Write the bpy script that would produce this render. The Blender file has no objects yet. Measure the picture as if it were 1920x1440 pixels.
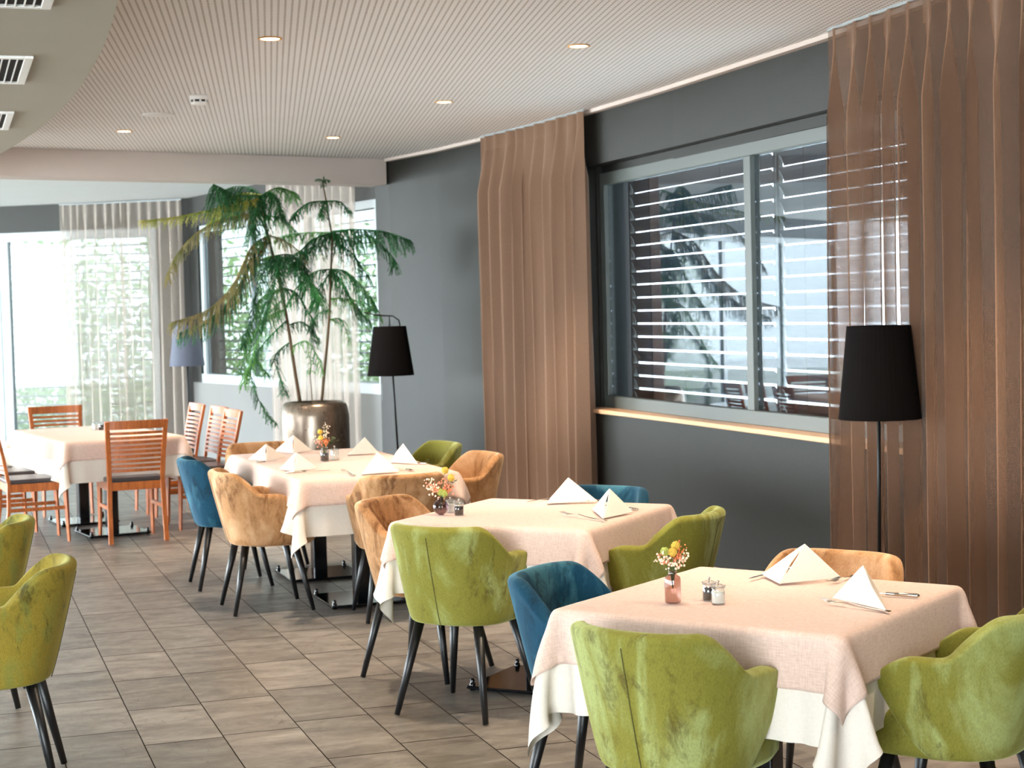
import bpy, bmesh, math, random
import numpy as np
from mathutils import Vector, Matrix, Euler
PI = math.pi
C = bpy.context.scene.collection
SC = bpy.context.scene

# ------------------------------------------------------------------ camera
FPX, PITCH, ROLL, YAW, CH = 3171.0, 0.0439, 0.0248, 0.325, 1.61
cam_d = bpy.data.cameras.new('camera'); cam = bpy.data.objects.new('camera', cam_d); C.objects.link(cam)
cam_d.sensor_width = 36.0; cam_d.lens = FPX / 1920 * 36.0
cam_d.clip_start = 0.05; cam_d.clip_end = 200
cam_d.dof.use_dof = True; cam_d.dof.focus_distance = 5.6; cam_d.dof.aperture_fstop = 7.0
_f = Vector((math.sin(YAW)*math.cos(PITCH), math.cos(YAW)*math.cos(PITCH), -math.sin(PITCH)))
_r = Vector((math.cos(YAW), -math.sin(YAW), 0)); _d = _f.cross(_r)
_r2 = math.cos(ROLL)*_r + math.sin(ROLL)*_d; _d2 = -math.sin(ROLL)*_r + math.cos(ROLL)*_d
cam.matrix_world = Matrix(((_r2.x, -_d2.x, -_f.x, 0), (_r2.y, -_d2.y, -_f.y, 0), (_r2.z, -_d2.z, -_f.z, CH), (0, 0, 0, 1)))
SC.camera = cam
def at(px, py, D):                 # a point at forward distance D
    return Vector((0, 0, CH)) + D*(_f + _r2*((px-960)/FPX) + _d2*((py-720)/FPX))

# ------------------------------------------------------------------ world, exposure
w = bpy.data.worlds.new('sky'); SC.world = w; w.use_nodes = True
nt = w.node_tree; bg = nt.nodes['Background']
bg.inputs[0].default_value = (0.86, 0.95, 1.0, 1); bg.inputs[1].default_value = 14.5
SC.view_settings.view_transform = 'Standard'; SC.view_settings.look = 'None'
SC.view_settings.gamma = 1.0; SC.view_settings.use_curve_mapping = False
SC.view_settings.exposure = 1.05
try:
    SC.cycles.max_bounces = 10; SC.cycles.transparent_max_bounces = 24; SC.cycles.sample_clamp_indirect = 6.0
    SC.cycles.diffuse_bounces = 5
except Exception: pass
SPOT_W = 118.0

# ------------------------------------------------------------------ material helpers
def lin(r, g, b):
    f = lambda c: (c/255/12.92) if c/255 <= .04045 else ((c/255+.055)/1.055)**2.4
    return (f(r), f(g), f(b), 1)
class NM:
    def __init__(s, name):
        s.m = bpy.data.materials.new(name); s.m.use_nodes = True; s.t = s.m.node_tree
        s.p = s.t.nodes['Principled BSDF']; s.out = s.t.nodes['Material Output']
    def n(s, typ, **kw):
        x = s.t.nodes.new(typ)
        for k, v in kw.items(): setattr(x, k, v)
        return x
    def l(s, a, b): s.t.links.new(a, b)
    def coord(s, scale=(1, 1, 1), rot=(0, 0, 0), loc=(0, 0, 0), kind='Object'):
        tc = s.n('ShaderNodeTexCoord'); mp = s.n('ShaderNodeMapping')
        mp.inputs['Scale'].default_value = scale; mp.inputs['Rotation'].default_value = rot; mp.inputs['Location'].default_value = loc
        s.l(tc.outputs[kind], mp.inputs[0]); return mp.outputs[0]
    def noise(s, vec, scale, detail=3, rough=.5, dist=0):
        x = s.n('ShaderNodeTexNoise'); x.inputs['Scale'].default_value = scale; x.inputs['Detail'].default_value = detail
        x.inputs['Roughness'].default_value = rough; x.inputs['Distortion'].default_value = dist
        s.l(vec, x.inputs['Vector']); return x.outputs[0]
    def ramp(s, fac, stops):
        x = s.n('ShaderNodeValToRGB'); e = x.color_ramp.elements
        while len(e) < len(stops): e.new(0.5)
        for i, (p, c) in enumerate(stops):
            e[i].position = p; e[i].color = c if len(c) == 4 else (*c, 1)
        s.l(fac, x.inputs[0]); return x.outputs[0]
    def math(s, op, a, b=None, c=None):
        x = s.n('ShaderNodeMath', operation=op)
        for i, v in enumerate((a, b, c)):
            if v is None: continue
            if isinstance(v, (int, float)): x.inputs[i].default_value = v
            else: s.l(v, x.inputs[i])
        return x.outputs[0]
    def mix(s, fac, a, b, bt='MIX'):
        x = s.n('ShaderNodeMix', data_type='RGBA', blend_type=bt)
        for i, v in ((0, fac), (6, a), (7, b)):
            if isinstance(v, (int, float)): x.inputs[i].default_value = v
            elif isinstance(v, tuple): x.inputs[i].default_value = v
            else: s.l(v, x.inputs[i])
        return x.outputs[2]
    def bump(s, h, strength=.3, dist=.01):
        x = s.n('ShaderNodeBump'); x.inputs['Strength'].default_value = strength; x.inputs['Distance'].default_value = dist
        s.l(h, x.inputs['Height']); s.l(x.outputs[0], s.p.inputs['Normal'])
def plain(name, col, rough=.5, metal=0, spec=.5, **kw):
    M = NM(name); M.p.inputs['Base Color'].default_value = col; M.p.inputs['Roughness'].default_value = rough
    M.p.inputs['Metallic'].default_value = metal; M.p.inputs['Specular IOR Level'].default_value = spec
    for k, v in kw.items(): M.p.inputs[k].default_value = v
    v = M.coord(); n = M.noise(v, 60, 2); M.bump(n, .05, .002)
    return M.m
def velvet(name, base, dark, light, cov=0.0):
    M = NM(name)
    v = M.coord((1, 1, .45), (.2, .1, 0))
    oi = M.n('ShaderNodeObjectInfo'); ad = M.n('ShaderNodeVectorMath', operation='ADD'); M.l(v, ad.inputs[0])
    cm = M.n('ShaderNodeCombineXYZ'); rr = M.math('MULTIPLY', oi.outputs['Random'], 17.0); M.l(rr, cm.inputs[0]); M.l(rr, cm.inputs[2]); M.l(cm.outputs[0], ad.inputs[1])
    v = ad.outputs[0]
    a = M.noise(v, 4.5, 4, .6, .5); b = M.noise(v, 17, 6, .72, .5)
    c1 = M.ramp(a, [(.30, light), (.44, base), (.56, base), (.66, light)])
    f = M.ramp(b, [(.50-cov, (0, 0, 0)), (.66-cov, (1, 1, 1)), ])
    f2 = M.ramp(a, [(.44-cov, (0, 0, 0)), (.56-cov, (1, 1, 1))])
    ff = M.math('MULTIPLY', f, f2); ff = M.math('MULTIPLY', ff, .85)
    col = M.mix(ff, c1, dark)
    fine = M.noise(v, 260, 2, .6)
    fr = M.ramp(fine, [(.3, (.82, .82, .82)), (.7, (1.12, 1.12, 1.12))])
    col = M.mix(1.0, col, fr, 'MULTIPLY')
    M.l(col, M.p.inputs['Base Color']); M.p.inputs['Roughness'].default_value = .82
    M.p.inputs['Specular IOR Level'].default_value = .2
    M.p.inputs['Sheen Weight'].default_value = .7; M.p.inputs['Sheen Roughness'].default_value = .35
    M.p.inputs['Sheen Tint'].default_value = tuple(min(1, x*1.6+.1) for x in light[:3]) + (1,)
    M.bump(b, .25, .01)
    return M.m
def cloth(name, c1, c2, fine=700, sheer=None, opac=.75):
    M = NM(name)
    tc = M.n('ShaderNodeTexCoord'); sp = M.n('ShaderNodeSeparateXYZ'); M.l(tc.outputs['UV'], sp.inputs[0])
    wv = M.noise(M.coord((1, .12, 1), kind='UV'), fine, 2, .6); wv2 = M.noise(M.coord((.12, 1, 1), kind='UV'), fine, 2, .6)
    s = M.math('MULTIPLY', M.math('ADD', wv, wv2), .5)
    col = M.ramp(s, [(.38, c1), (.62, c2)])
    M.l(col, M.p.inputs['Base Color']); M.p.inputs['Roughness'].default_value = .9; M.p.inputs['Specular IOR Level'].default_value = .15
    M.p.inputs['Sheen Weight'].default_value = .15
    if not sheer: M.bump(s, .12, .0006)
    if sheer:
        tl = M.n('ShaderNodeBsdfTranslucent'); M.l(col, tl.inputs[0]); mx = M.n('ShaderNodeMixShader'); mx.inputs[0].default_value = sheer
        M.l(M.p.outputs[0], mx.inputs[1]); M.l(tl.outputs[0], mx.inputs[2])
        if opac < 1:
            tr = M.n('ShaderNodeBsdfTransparent'); m2 = M.n('ShaderNodeMixShader')
            lw = M.n('ShaderNodeLayerWeight'); lw.inputs[0].default_value = .5
            o = M.math('ADD', M.math('MULTIPLY', lw.outputs['Facing'], (1-opac)*1.15), opac)
            x = M.n('ShaderNodeClamp'); M.l(o, x.inputs[0])
            M.l(x.outputs[0], m2.inputs[0]); M.l(tr.outputs[0], m2.inputs[1]); M.l(mx.outputs[0], m2.inputs[2]); M.l(m2.outputs[0], M.out.inputs[0])
        else: M.l(mx.outputs[0], M.out.inputs[0])
    return M.m
def pane_mat(name, tint=(.95, .98, .97, 1), ior=1.5, boost=1.0):
    M = NM(name); tr = M.n('ShaderNodeBsdfTransparent'); tr.inputs[0].default_value = tint
    gl = M.n('ShaderNodeBsdfGlossy'); gl.inputs['Roughness'].default_value = 0.0; gl.inputs[0].default_value = (.95, .97, 1, 1)
    lw = M.n('ShaderNodeLayerWeight'); lw.inputs[0].default_value = .5
    f0 = ((ior-1)/(ior+1))**2
    f = M.math('MULTIPLY', M.math('MULTIPLY_ADD', M.math('POWER', lw.outputs['Facing'], 5.0), 1-f0, f0), boost)
    cl = M.n('ShaderNodeClamp'); M.l(f, cl.inputs[0]); f = cl.outputs[0]
    x = M.n('ShaderNodeMixShader'); M.l(f, x.inputs[0]); M.l(tr.outputs[0], x.inputs[1]); M.l(gl.outputs[0], x.inputs[2]); M.l(x.outputs[0], M.out.inputs[0])
    return M.m
def thin_glass(name, tint): return pane_mat(name, tint, 1.5, 1.6)

# materials
def m_floor():
    M = NM('slate_tile')
    uv = M.coord(kind='UV'); at_ = M.n('ShaderNodeAttribute'); at_.attribute_name = 'tile'
    a = M.noise(M.coord((1, 2.4, 1), kind='UV'), 3.2, 9, .68, .8); b = M.noise(uv, 14, 6, .65, .5)
    base = M.ramp(a, [(.3, lin(84, 78, 72)), (.5, lin(122, 116, 109)), (.7, lin(152, 147, 140))])
    tv = M.ramp(at_.outputs['Fac'], [(0, (.80, .79, .77)), (1, (1.12, 1.10, 1.08))])
    base = M.mix(1.0, base, tv, 'MULTIPLY')
    vn = M.n('ShaderNodeTexNoise'); vn.inputs['Scale'].default_value = 3.2; vn.inputs['Detail'].default_value = 3.5; vn.inputs['Distortion'].default_value = 1.6
    M.l(M.coord((1.5, .8, 1), kind='UV'), vn.inputs['Vector'])
    ab = M.math('ABSOLUTE', M.math('SUBTRACT', vn.outputs[0], .5)); vein = M.ramp(ab, [(0, (1, 1, 1)), (.007, (0, 0, 0))])
    msk = M.ramp(M.noise(uv, 1.7, 2), [(.52, (0, 0, 0)), (.62, (1, 1, 1))])
    col = M.mix(M.math('MULTIPLY', M.math('MULTIPLY', vein, msk), .65), base, lin(70, 50, 38))
    M.l(col, M.p.inputs['Base Color'])
    r = M.ramp(b, [(.3, (.30, .30, .30)), (.7, (.46, .46, .46))]); M.l(r, M.p.inputs['Roughness'])
    h = M.math('SUBTRACT', M.math('ADD', a, M.math('MULTIPLY', b, .3)), M.math('MULTIPLY', M.math('MULTIPLY', vein, msk), .12))
    M.bump(h, .28, .006); M.p.inputs['Specular IOR Level'].default_value = 1.0
    return M.m
def m_ceiling():
    M = NM('perforated_acoustic_board')
    v = M.coord((1, 1, 1), (0, 0, 0.184))
    sp = M.n('ShaderNodeSeparateXYZ'); M.l(v, sp.inputs[0])
    fu = M.math('FRACT', M.math('DIVIDE', M.math('ADD', sp.outputs[0], 50.), .031)); fv = M.math('FRACT', M.math('DIVIDE', M.math('ADD', sp.outputs[1], 50.), .034))
    hu = M.math('LESS_THAN', M.math('ABSOLUTE', M.math('SUBTRACT', fu, .5)), .16); hv = M.math('LESS_THAN', M.math('ABSOLUTE', M.math('SUBTRACT', fv, .5)), .24)
    hole = M.math('MULTIPLY', hu, hv)
    n = M.noise(M.coord(), 1.2, 2)
    base = M.ramp(n, [(.3, lin(243, 241, 240)), (.7, lin(248, 246, 245))])
    col = M.mix(hole, base, lin(146, 130, 118)); M.l(col, M.p.inputs['Base Color']); M.p.inputs['Roughness'].default_value = .85
    M.p.inputs['Specular IOR Level'].default_value = .2
    return M.m
def m_plaster(name, col, sc=140, st=.25, rough=.75, spec=.3):
    M = NM(name); v = M.coord(); n = M.noise(v, sc, 4, .6); n2 = M.noise(v, 3, 3)
    c = M.mix(M.math('MULTIPLY', n2, .35), col, tuple(x*.8 for x in col[:3])+(1,))
    M.l(c, M.p.inputs['Base Color']); M.p.inputs['Roughness'].default_value = rough; M.p.inputs['Specular IOR Level'].default_value = spec
    M.bump(n, st, .004); return M.m
def m_wood(name, c1, c2, rough=.35):
    M = NM(name); v = M.coord((9, 9, 1.2)); n = M.noise(v, 4, 5, .6, 1.0)
    M.l(M.ramp(n, [(.35, c1), (.65, c2)]), M.p.inputs['Base Color']); M.p.inputs['Roughness'].default_value = rough; M.bump(n, .06, .002)
    return M.m
def emis(name, col, s):
    M = NM(name); M.p.inputs['Emission Color'].default_value = col; M.p.inputs['Emission Strength'].default_value = s; M.p.inputs['Base Color'].default_value = col
    return M.m
def m_pot():
    M = NM('glazed_metallic_pot'); v = M.coord((1, 1, .5)); n = M.noise(v, 5, 6, .65, .8); n2 = M.noise(M.coord(), 30, 4, .7)
    M.l(M.ramp(n, [(.35, lin(120, 106, 94)), (.55, lin(150, 136, 122)), (.72, lin(104, 92, 84))]), M.p.inputs['Base Color'])
    M.p.inputs['Metallic'].default_value = .85; M.l(M.ramp(n2, [(.3, (.26, .26, .26)), (.7, (.36, .36, .36))]), M.p.inputs['Roughness'])
    M.bump(n2, .04, .002); return M.m
def m_leaf(name, c1, c2):
    M = NM(name); n = M.noise(M.coord(), 6, 3)
    col = M.ramp(n, [(.35, c1), (.65, c2)]); M.l(col, M.p.inputs['Base Color']); M.p.inputs['Roughness'].default_value = .5
    tl = M.n('ShaderNodeBsdfTranslucent'); M.l(col, tl.inputs[0]); mx = M.n('ShaderNodeMixShader'); mx.inputs[0].default_value = .35
    M.l(M.p.outputs[0], mx.inputs[1]); M.l(tl.outputs[0], mx.inputs[2]); M.l(mx.outputs[0], M.out.inputs[0]); return M.m
G = {}
G['floor'] = m_floor(); G['grout'] = plain('grout', lin(52, 44, 38), .9)
G['ceil'] = m_ceiling(); G['white_ceiling'] = m_plaster('smooth_white_plaster', lin(238, 240, 240), 80, .05)
G['beam'] = m_plaster('off_white_plaster', lin(214, 200, 192), 120, .1)
G['drop'] = m_plaster('grey_taupe_plaster', lin(176, 170, 156), 90, .12)
G['wall'] = m_plaster('dark_grey_paint', lin(26, 27, 23), 160, .35, .55, .4)
G['wall_mid'] = m_plaster('mid_grey_paint', lin(122, 122, 120), 160, .2)
G['wall_cream'] = m_plaster('cream_paint', lin(206, 198, 188), 120, .1)
G['sill'] = plain('varnished_sill', lin(214, 168, 128), .3)
G['alu'] = plain('window_aluminium', lin(84, 90, 87), .45, 0)
G['white_frame'] = plain('white_frame', lin(172, 180, 184), .4)
G['pane'] = pane_mat('dimming_pane', (.50, .54, .58, 1), 1.52, 1.9); G['pane_far'] = pane_mat('far_dimming_pane', (.27, .29, .29, 1), 1.5, 1.0)  # pane tints added to dim the bright outside seen through them
G['slat'] = plain('blind_slat', lin(92, 100, 106), .4, .2); G['slat_far'] = plain('pale_blind_slat', lin(84, 92, 94), .5)
G['cord'] = plain('black_cord', lin(25, 25, 28), .6)
G['curtain'] = cloth('brown_sheer', lin(130, 98, 77), lin(136, 104, 82), 420, .18, .52)
G['curtain_dense'] = cloth('brown_drape', lin(126, 98, 80), lin(134, 106, 87), 420, .1, .97)
G['curtain_far'] = cloth('pale_sheer', lin(206, 192, 182), lin(222, 212, 202), 300, .55, .45)
G['cloth_top'] = cloth('pink_beige_linen', lin(200, 172, 157), lin(220, 194, 180), 260)
G['cloth_low'] = cloth('cream_damask', lin(216, 207, 195), lin(226, 218, 207), 500)
G['napkin'] = cloth('cream_napkin', lin(222, 212, 200), lin(232, 223, 212), 400)
G['green'] = velvet('olive_velvet', lin(122, 118, 46), lin(78, 66, 24), lin(150, 156, 96), -.012)
G['mustard'] = velvet('mustard_olive_velvet', lin(140, 122, 44), lin(66, 58, 24), lin(120, 124, 60))
G['tan'] = velvet('tan_velvet', lin(176, 130, 88), lin(104, 64, 32), lin(206, 166, 128), .045)
G['blue'] = velvet('petrol_velvet', lin(16, 62, 84), lin(8, 30, 44), lin(56, 104, 118))
G['seam_green'] = plain('dark_olive_seam', lin(78, 74, 30), .9); G['seam_tan'] = plain('brown_seam', lin(128, 88, 52), .9); G['seam_blue'] = plain('dark_blue_seam', lin(12, 44, 58), .9)
G['leg'] = plain('black_lacquer', lin(9, 9, 12), .42)
G['base'] = plain('black_metal_base', lin(18, 20, 24), .12, .3)
G['lamp'] = plain('black_shade_fabric', lin(11, 8, 8), .9, 0, .08); G['lamp_grey'] = plain('grey_shade_fabric', lin(86, 90, 104), .8)
G['pole'] = plain('black_pole', lin(16, 16, 18), .4, .5)
G['wood'] = m_wood('cherry_wood', lin(150, 76, 28), lin(188, 104, 48)); G['seatpad'] = plain('dark_leather', lin(58, 52, 54), .3)
G['pot'] = m_pot(); G['soil'] = plain('soil', lin(50, 38, 28), .95)
G['trunk'] = plain('brown_stem', lin(74, 58, 36), .8)
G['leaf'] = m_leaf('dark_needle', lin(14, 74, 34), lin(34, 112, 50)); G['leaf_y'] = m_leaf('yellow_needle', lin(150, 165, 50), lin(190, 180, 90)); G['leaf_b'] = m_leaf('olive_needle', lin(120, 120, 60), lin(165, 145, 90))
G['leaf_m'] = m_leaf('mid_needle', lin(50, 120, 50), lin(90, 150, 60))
G['steel'] = plain('steel', lin(200, 196, 190), .18, 1)
G['bulb'] = emis('lit_lamp_glass', (1.0, .72, .40, 1), 9.0); G['trim'] = plain('glow_tinted_trim', lin(232, 176, 112), .4)  # the lamps' orange glow is painted into the trim ring colour
G['white_plastic'] = plain('white_plastic', lin(248, 247, 245), .45); G['dark'] = plain('painted_shade', lin(16, 14, 14), .8)  # near-black stands in for shade inside hollow fittings
G['ribglass'] = thin_glass('mauve_glass', (.84, .74, .71, 1)); G['roundglass'] = thin_glass('smoky_glass', (.66, .58, .60, 1)); G['clear'] = thin_glass('clear_glass', (.93, .95, .95, 1))
G['pepper'] = plain('pepper', lin(38, 26, 22), .8); G['salt'] = plain('salt', lin(240, 236, 230), .9)
G['fl_yellow'] = plain('yellow_flower', lin(208, 174, 72), .9); G['fl_lime'] = plain('lime_flower', lin(164, 172, 86), .9)
G['fl_pink'] = plain('pink_flower', lin(232, 150, 120), .8); G['fl_cream'] = plain('cream_flower', lin(240, 222, 196), .8); G['fl_orange'] = plain('orange_flower', lin(230, 130, 80), .8)
G['stem'] = plain('green_stem', lin(70, 92, 50), .7)

# ------------------------------------------------------------------ mesh helpers
class MB:
    def __init__(s): s.v = []; s.f = []; s.uv = None
    def add(s, vs, fs):
        o = len(s.v); s.v += [tuple(p) for p in vs]; s.f += [tuple(i+o for i in f) for f in fs]; return s
    def box(s, c, d, rz=0, M=None):
        x, y, z = d[0]/2, d[1]/2, d[2]/2
        vs = [Vector((a*x, b*y, e*z)) for e in (-1, 1) for a, b in ((-1, -1), (1, -1), (1, 1), (-1, 1))]
        R = Matrix.Rotation(rz, 3, 'Z') if M is None else M
        vs = [R@p + Vector(c) for p in vs]
        return s.add(vs, [(3, 2, 1, 0), (4, 5, 6, 7), (0, 1, 5, 4), (1, 2, 6, 5), (2, 3, 7, 6), (3, 0, 4, 7)])
    def bar(s, a, b, wx, wy, up=(0, 0, 1)):
        a = Vector(a); b = Vector(b); d = b-a; L = d.length; z = d.normalized(); u = Vector(up)
        if abs(z.dot(u)) > .98: u = Vector((0, 1, 0))
        x = u.cross(z).normalized(); y = z.cross(x)
        M = Matrix((x, y, z)).transposed(); return s.box((a+b)/2, (wx, wy, L), M=M)
    def tube(s, pts, rad, seg=8, cap=True):
        pts = [Vector(p) for p in pts]; n = len(pts)
        if not isinstance(rad, (list, tuple)): rad = [rad]*n
        vs = []; prev = None
        for i, p in enumerate(pts):
            t = (pts[min(i+1, n-1)]-pts[max(i-1, 0)]).normalized()
            if prev is None:
                u = Vector((0, 0, 1)) if abs(t.z) < .9 else Vector((1, 0, 0)); x = t.cross(u).normalized()
            else: x = (prev - t*prev.dot(t)).normalized()
            prev = x; y = t.cross(x)
            for k in range(seg):
                a = 2*PI*k/seg; vs.append(p + (x*math.cos(a)+y*math.sin(a))*rad[i])
        fs = [(i*seg+k, i*seg+(k+1) % seg, (i+1)*seg+(k+1) % seg, (i+1)*seg+k) for i in range(n-1) for k in range(seg)]
        if cap: fs += [tuple(range(seg-1, -1, -1)), tuple(range((n-1)*seg, n*seg))]
        return s.add(vs, fs)
    def lathe(s, prof, c=(0, 0, 0), seg=32, rib=0, nrib=0):
        vs = []; n = len(prof)
        for r, z in prof:
            for k in range(seg):
                a = 2*PI*k/seg; rr = r*(1+rib*math.cos(nrib*a)) if rib else r
                vs.append((c[0]+rr*math.cos(a), c[1]+rr*math.sin(a), c[2]+z))
        fs = [(i*seg+k, i*seg+(k+1) % seg, (i+1)*seg+(k+1) % seg, (i+1)*seg+k) for i in range(n-1) for k in range(seg)]
        if prof[0][0] > 1e-5: fs.append(tuple(range(seg-1, -1, -1)))
        if prof[-1][0] > 1e-5: fs.append(tuple(range((n-1)*seg, n*seg)))
        return s.add(vs, fs)
    def ball(s, c, r, su=10, sv=7, sq=1):
        pr = [(max(1e-6, r*math.sin(PI*i/sv)), -r*sq*math.cos(PI*i/sv)) for i in range(sv+1)]; return s.lathe(pr, c, su)
    def prism(s, poly, z0, z1):
        n = len(poly); vs = [(x, y, z0) for x, y in poly]+[(x, y, z1) for x, y in poly]
        return s.add(vs, [tuple(range(n-1, -1, -1)), tuple(range(n, 2*n))]+[(i, (i+1) % n, n+(i+1) % n, n+i) for i in range(n)])
    def build(s, name, m, parent=None, smooth=False, bevel=0, auto=None):
        me = bpy.data.meshes.new(name); me.from_pydata(s.v, [], s.f); me.materials.append(m)
        if smooth: me.shade_smooth()
        me.update(); o = bpy.data.objects.new(name, me); C.objects.link(o)
        if parent: o.parent = parent
        if bevel:
            b = o.modifiers.new('bevel', 'BEVEL'); b.width = bevel; b.segments = 2; b.limit_method = 'ANGLE'
        return o
def grid_obj(name, P, m, parent=None, uv=None, closed=False):
    """P: (n,m,3) array -> smooth grid mesh with uv"""
    n, k = P.shape[:2]; vs = P.reshape(-1, 3).tolist()
    fs = [(i*k+j, (i+1)*k+j, (i+1)*k+j+1, i*k+j+1) for i in range(n-1) for j in range(k-1)]
    me = bpy.data.meshes.new(name); me.from_pydata(vs, [], fs); me.materials.append(m); me.shade_smooth()
    if uv is not None:
        l = me.uv_layers.new(name='uv'); U = uv.reshape(-1, 2)
        for lp in me.loops: l.data[lp.index].uv = U[lp.vertex_index]
    o = bpy.data.objects.new(name, me); C.objects.link(o)
    if parent: o.parent = parent
    return o
def tag(o, label, cat, group=None, kind=None):
    o['label'] = label; o['category'] = cat
    if group: o['group'] = group
    if kind: o['kind'] = kind
    return o
def thing(name, label, cat, loc=(0, 0, 0), rz=0, group=None):
    o = bpy.data.objects.new(name, None); o.empty_display_size = .1; C.objects.link(o); o.location = loc; o.rotation_euler = (0, 0, rz)
    return tag(o, label, cat, group)
def struct(o): o['kind'] = 'structure'; return o
def dup(root, loc, rz, label, group=None, swap=None, scale=None):
    r = root.copy(); C.objects.link(r); r.location = loc; r.rotation_euler = (0, 0, rz); r['label'] = label
    if group: r['group'] = group
    def rec(src, dst):
        for ch in src.children:
            c = ch.copy(); C.objects.link(c); c.parent = dst
            if swap and c.type == 'MESH' and c.data.materials[0] in swap:
                me = c.data.copy(); me.materials[0] = swap[c.data.materials[0]]; c.data = me
            rec(ch, c)
    rec(root, r); return r
def face_rz(fx, fy): return math.atan2(-fx, fy)       # local +Y -> facing

# ------------------------------------------------------------------ setting: floor
def build_floor():
    rnd = random.Random(4); verts = []; faces = []; uvs = []; vals = []
    W, L, gap = .30, .60, .0022
    known = {0: .11*.958, 1: .47*.958, 2: .50*.958, 3: .60*.958}     # columns starting x = .385 + k*.3
    for k in range(-30, 15):
        x0 = .372 + k*W; off = known.get(k, rnd.uniform(0, L))
        if x0 > 4.6: continue
        for j in range(-5, 42):
            y0 = off + j*L
            x1 = min(x0+W, 4.75)
            i = len(verts); verts += [(x0+gap, y0+gap*1.7, 0), (x1-gap, y0+gap*1.7, 0), (x1-gap, y0+L-gap*1.7, 0), (x0+gap, y0+L-gap*1.7, 0)]
            faces.append((i, i+1, i+2, i+3)); u, v = rnd.uniform(0, 40), rnd.uniform(0, 40)
            s = rnd.choice((-1, 1))
            uvs += [(u, v), (u+s*W, v), (u+s*W, v+s*L), (u, v+s*L)]; vals.append(rnd.random())
    me = bpy.data.meshes.new('floor'); me.from_pydata(verts, [], faces); me.materials.append(G['floor'])
    l = me.uv_layers.new(name='uv')
    for i, u in enumerate(uvs): l.data[i].uv = u
    a = me.attributes.new('tile', 'FLOAT', 'FACE')
    for i, v in enumerate(vals): a.data[i].value = v
    o = bpy.data.objects.new('floor', me); C.objects.link(o); struct(o)
    MB().box((-2.2, 10.5, -.054), (14.4, 27, .1)).build('floor_grout', G['grout'], o)
build_floor()

# facade polyline (inner face)
FAC = [(4.0, -3.0), (4.30, 4.0), (4.40, 6.4), (4.46, 7.9), (4.46, 9.9), (4.42, 11.2), (4.36, 12.1), (4.23, 13.04), (4.10, 14.0), (3.90, 14.92), (3.82, 15.12)]
W2a, W2b = Vector((3.82, 15.12)), Vector((2.78, 19.9))
W1a, W1b = W2b, Vector((-6.0, 25.8))
def wall_strip(name, pts, z0, z1, m, th=.3, parent=None):
    b = MB(); P = [Vector(p) for p in pts]; n = len(P); out = []
    for i, p in enumerate(P):
        t = (P[min(i+1, n-1)]-P[max(i-1, 0)]).normalized(); nrm = Vector((t.y, -t.x)); out.append(p+nrm*th)
    for i in range(n-1):
        a, c, d, e = P[i], P[i+1], out[i+1], out[i]
        b.prism([(a.x, a.y), (e.x, e.y), (d.x, d.y), (c.x, c.y)], z0, z1)
    o = b.build(name, m, parent); return o
def sub(pts, y0, y1):
    def at_y(y):
        for a, c in zip(pts, pts[1:]):
            if a[1] <= y <= c[1]: t = (y-a[1])/(c[1]-a[1]); return (a[0]+t*(c[0]-a[0]), y)
    return [at_y(y0)]+[p for p in pts if y0 < p[1] < y1]+[at_y(y1)]
WY0, WY1, ZS, ZT = 7.12, 11.38, .86, 2.62
wr = struct(wall_strip('wall_right', sub(FAC, WY1, 15.12), 0, 3.0, G['wall']))
o = struct(wall_strip('wall_right_near', sub(FAC, -3, WY0), 0, 3.0, G['wall'])); o.name = 'wall_right'
o = struct(wall_strip('wall_right', sub(FAC, WY0, WY1), 0, ZS, G['wall']))
o = struct(wall_strip('wall_right', sub(FAC, WY0, WY1), ZT, 3.0, G['wall']))
# sill
b = MB(); sp = sub(FAC, WY0, WY1)
b.prism([(p[0]-.03, p[1]) for p in sp]+[(p[0]+.30, p[1]) for p in reversed(sp)], ZS, ZS+.03)
struct(b.build('trim_1', G['sill'], bevel=.004))

def window(name, a, c, z0, z1, mulls, m, rec=.14, fw=.07, pane=None, low=None, depth=.07):
    """frame from a to c (2d, plan), recessed outward by rec; mulls are positions 0..1"""
    a = Vector(a); c = Vector(c); t = (c-a).normalized(); nrm = Vector((t.y, -t.x)); a = a+nrm*rec; c = c+nrm*rec; L = (c-a).length
    root = bpy.data.objects.new(name, None); C.objects.link(root); root['kind'] = 'structure'
    ang = math.atan2(t.y, t.x)
    fr = MB()
    def seg(s, z, ws, h, dp=depth):
        p = a+t*s; fr.box((p.x, p.y, z), (ws, dp, h), ang)
    seg(L/2, z0+fw/2, L, fw); seg(L/2, z1-fw/2, L, fw)
    for s in [fw/2, L-fw/2]+[L*q for q in mulls]: seg(s, (z0+z1)/2, fw, z1-z0-2*fw)
    if low: seg(L/2, low, L, fw)
    o = fr.build('window_frame', m, root, bevel=.004); o['kind'] = 'structure'
    p0 = a+t*fw; p1 = a+t*(L-fw)
    cuts = [fw]+[L*q for q in mulls]+[L-fw]
    for s0, s1 in zip(cuts, cuts[1:]):
        m0 = fw/2 if s0 > fw else 0; m1 = fw/2 if s1 < L-fw-.001 else 0
        mid = a+t*((s0+m0+s1-m1)/2)
        gp = MB().box((mid.x, mid.y, (z0+z1)/2), (s1-s0-m0-m1-.002, .008, z1-z0-2*fw), ang).build('window_pane', pane, root)
        gp['kind'] = 'structure'
    return root, a, t, nrm, L
win, wa, wt, wn, WL = window('window_1', (4.50, WY0), (4.45, WY1), ZS+.03, ZT-.05, [.462], G['alu'], rec=.12, fw=.085, pane=G['pane'])
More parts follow.
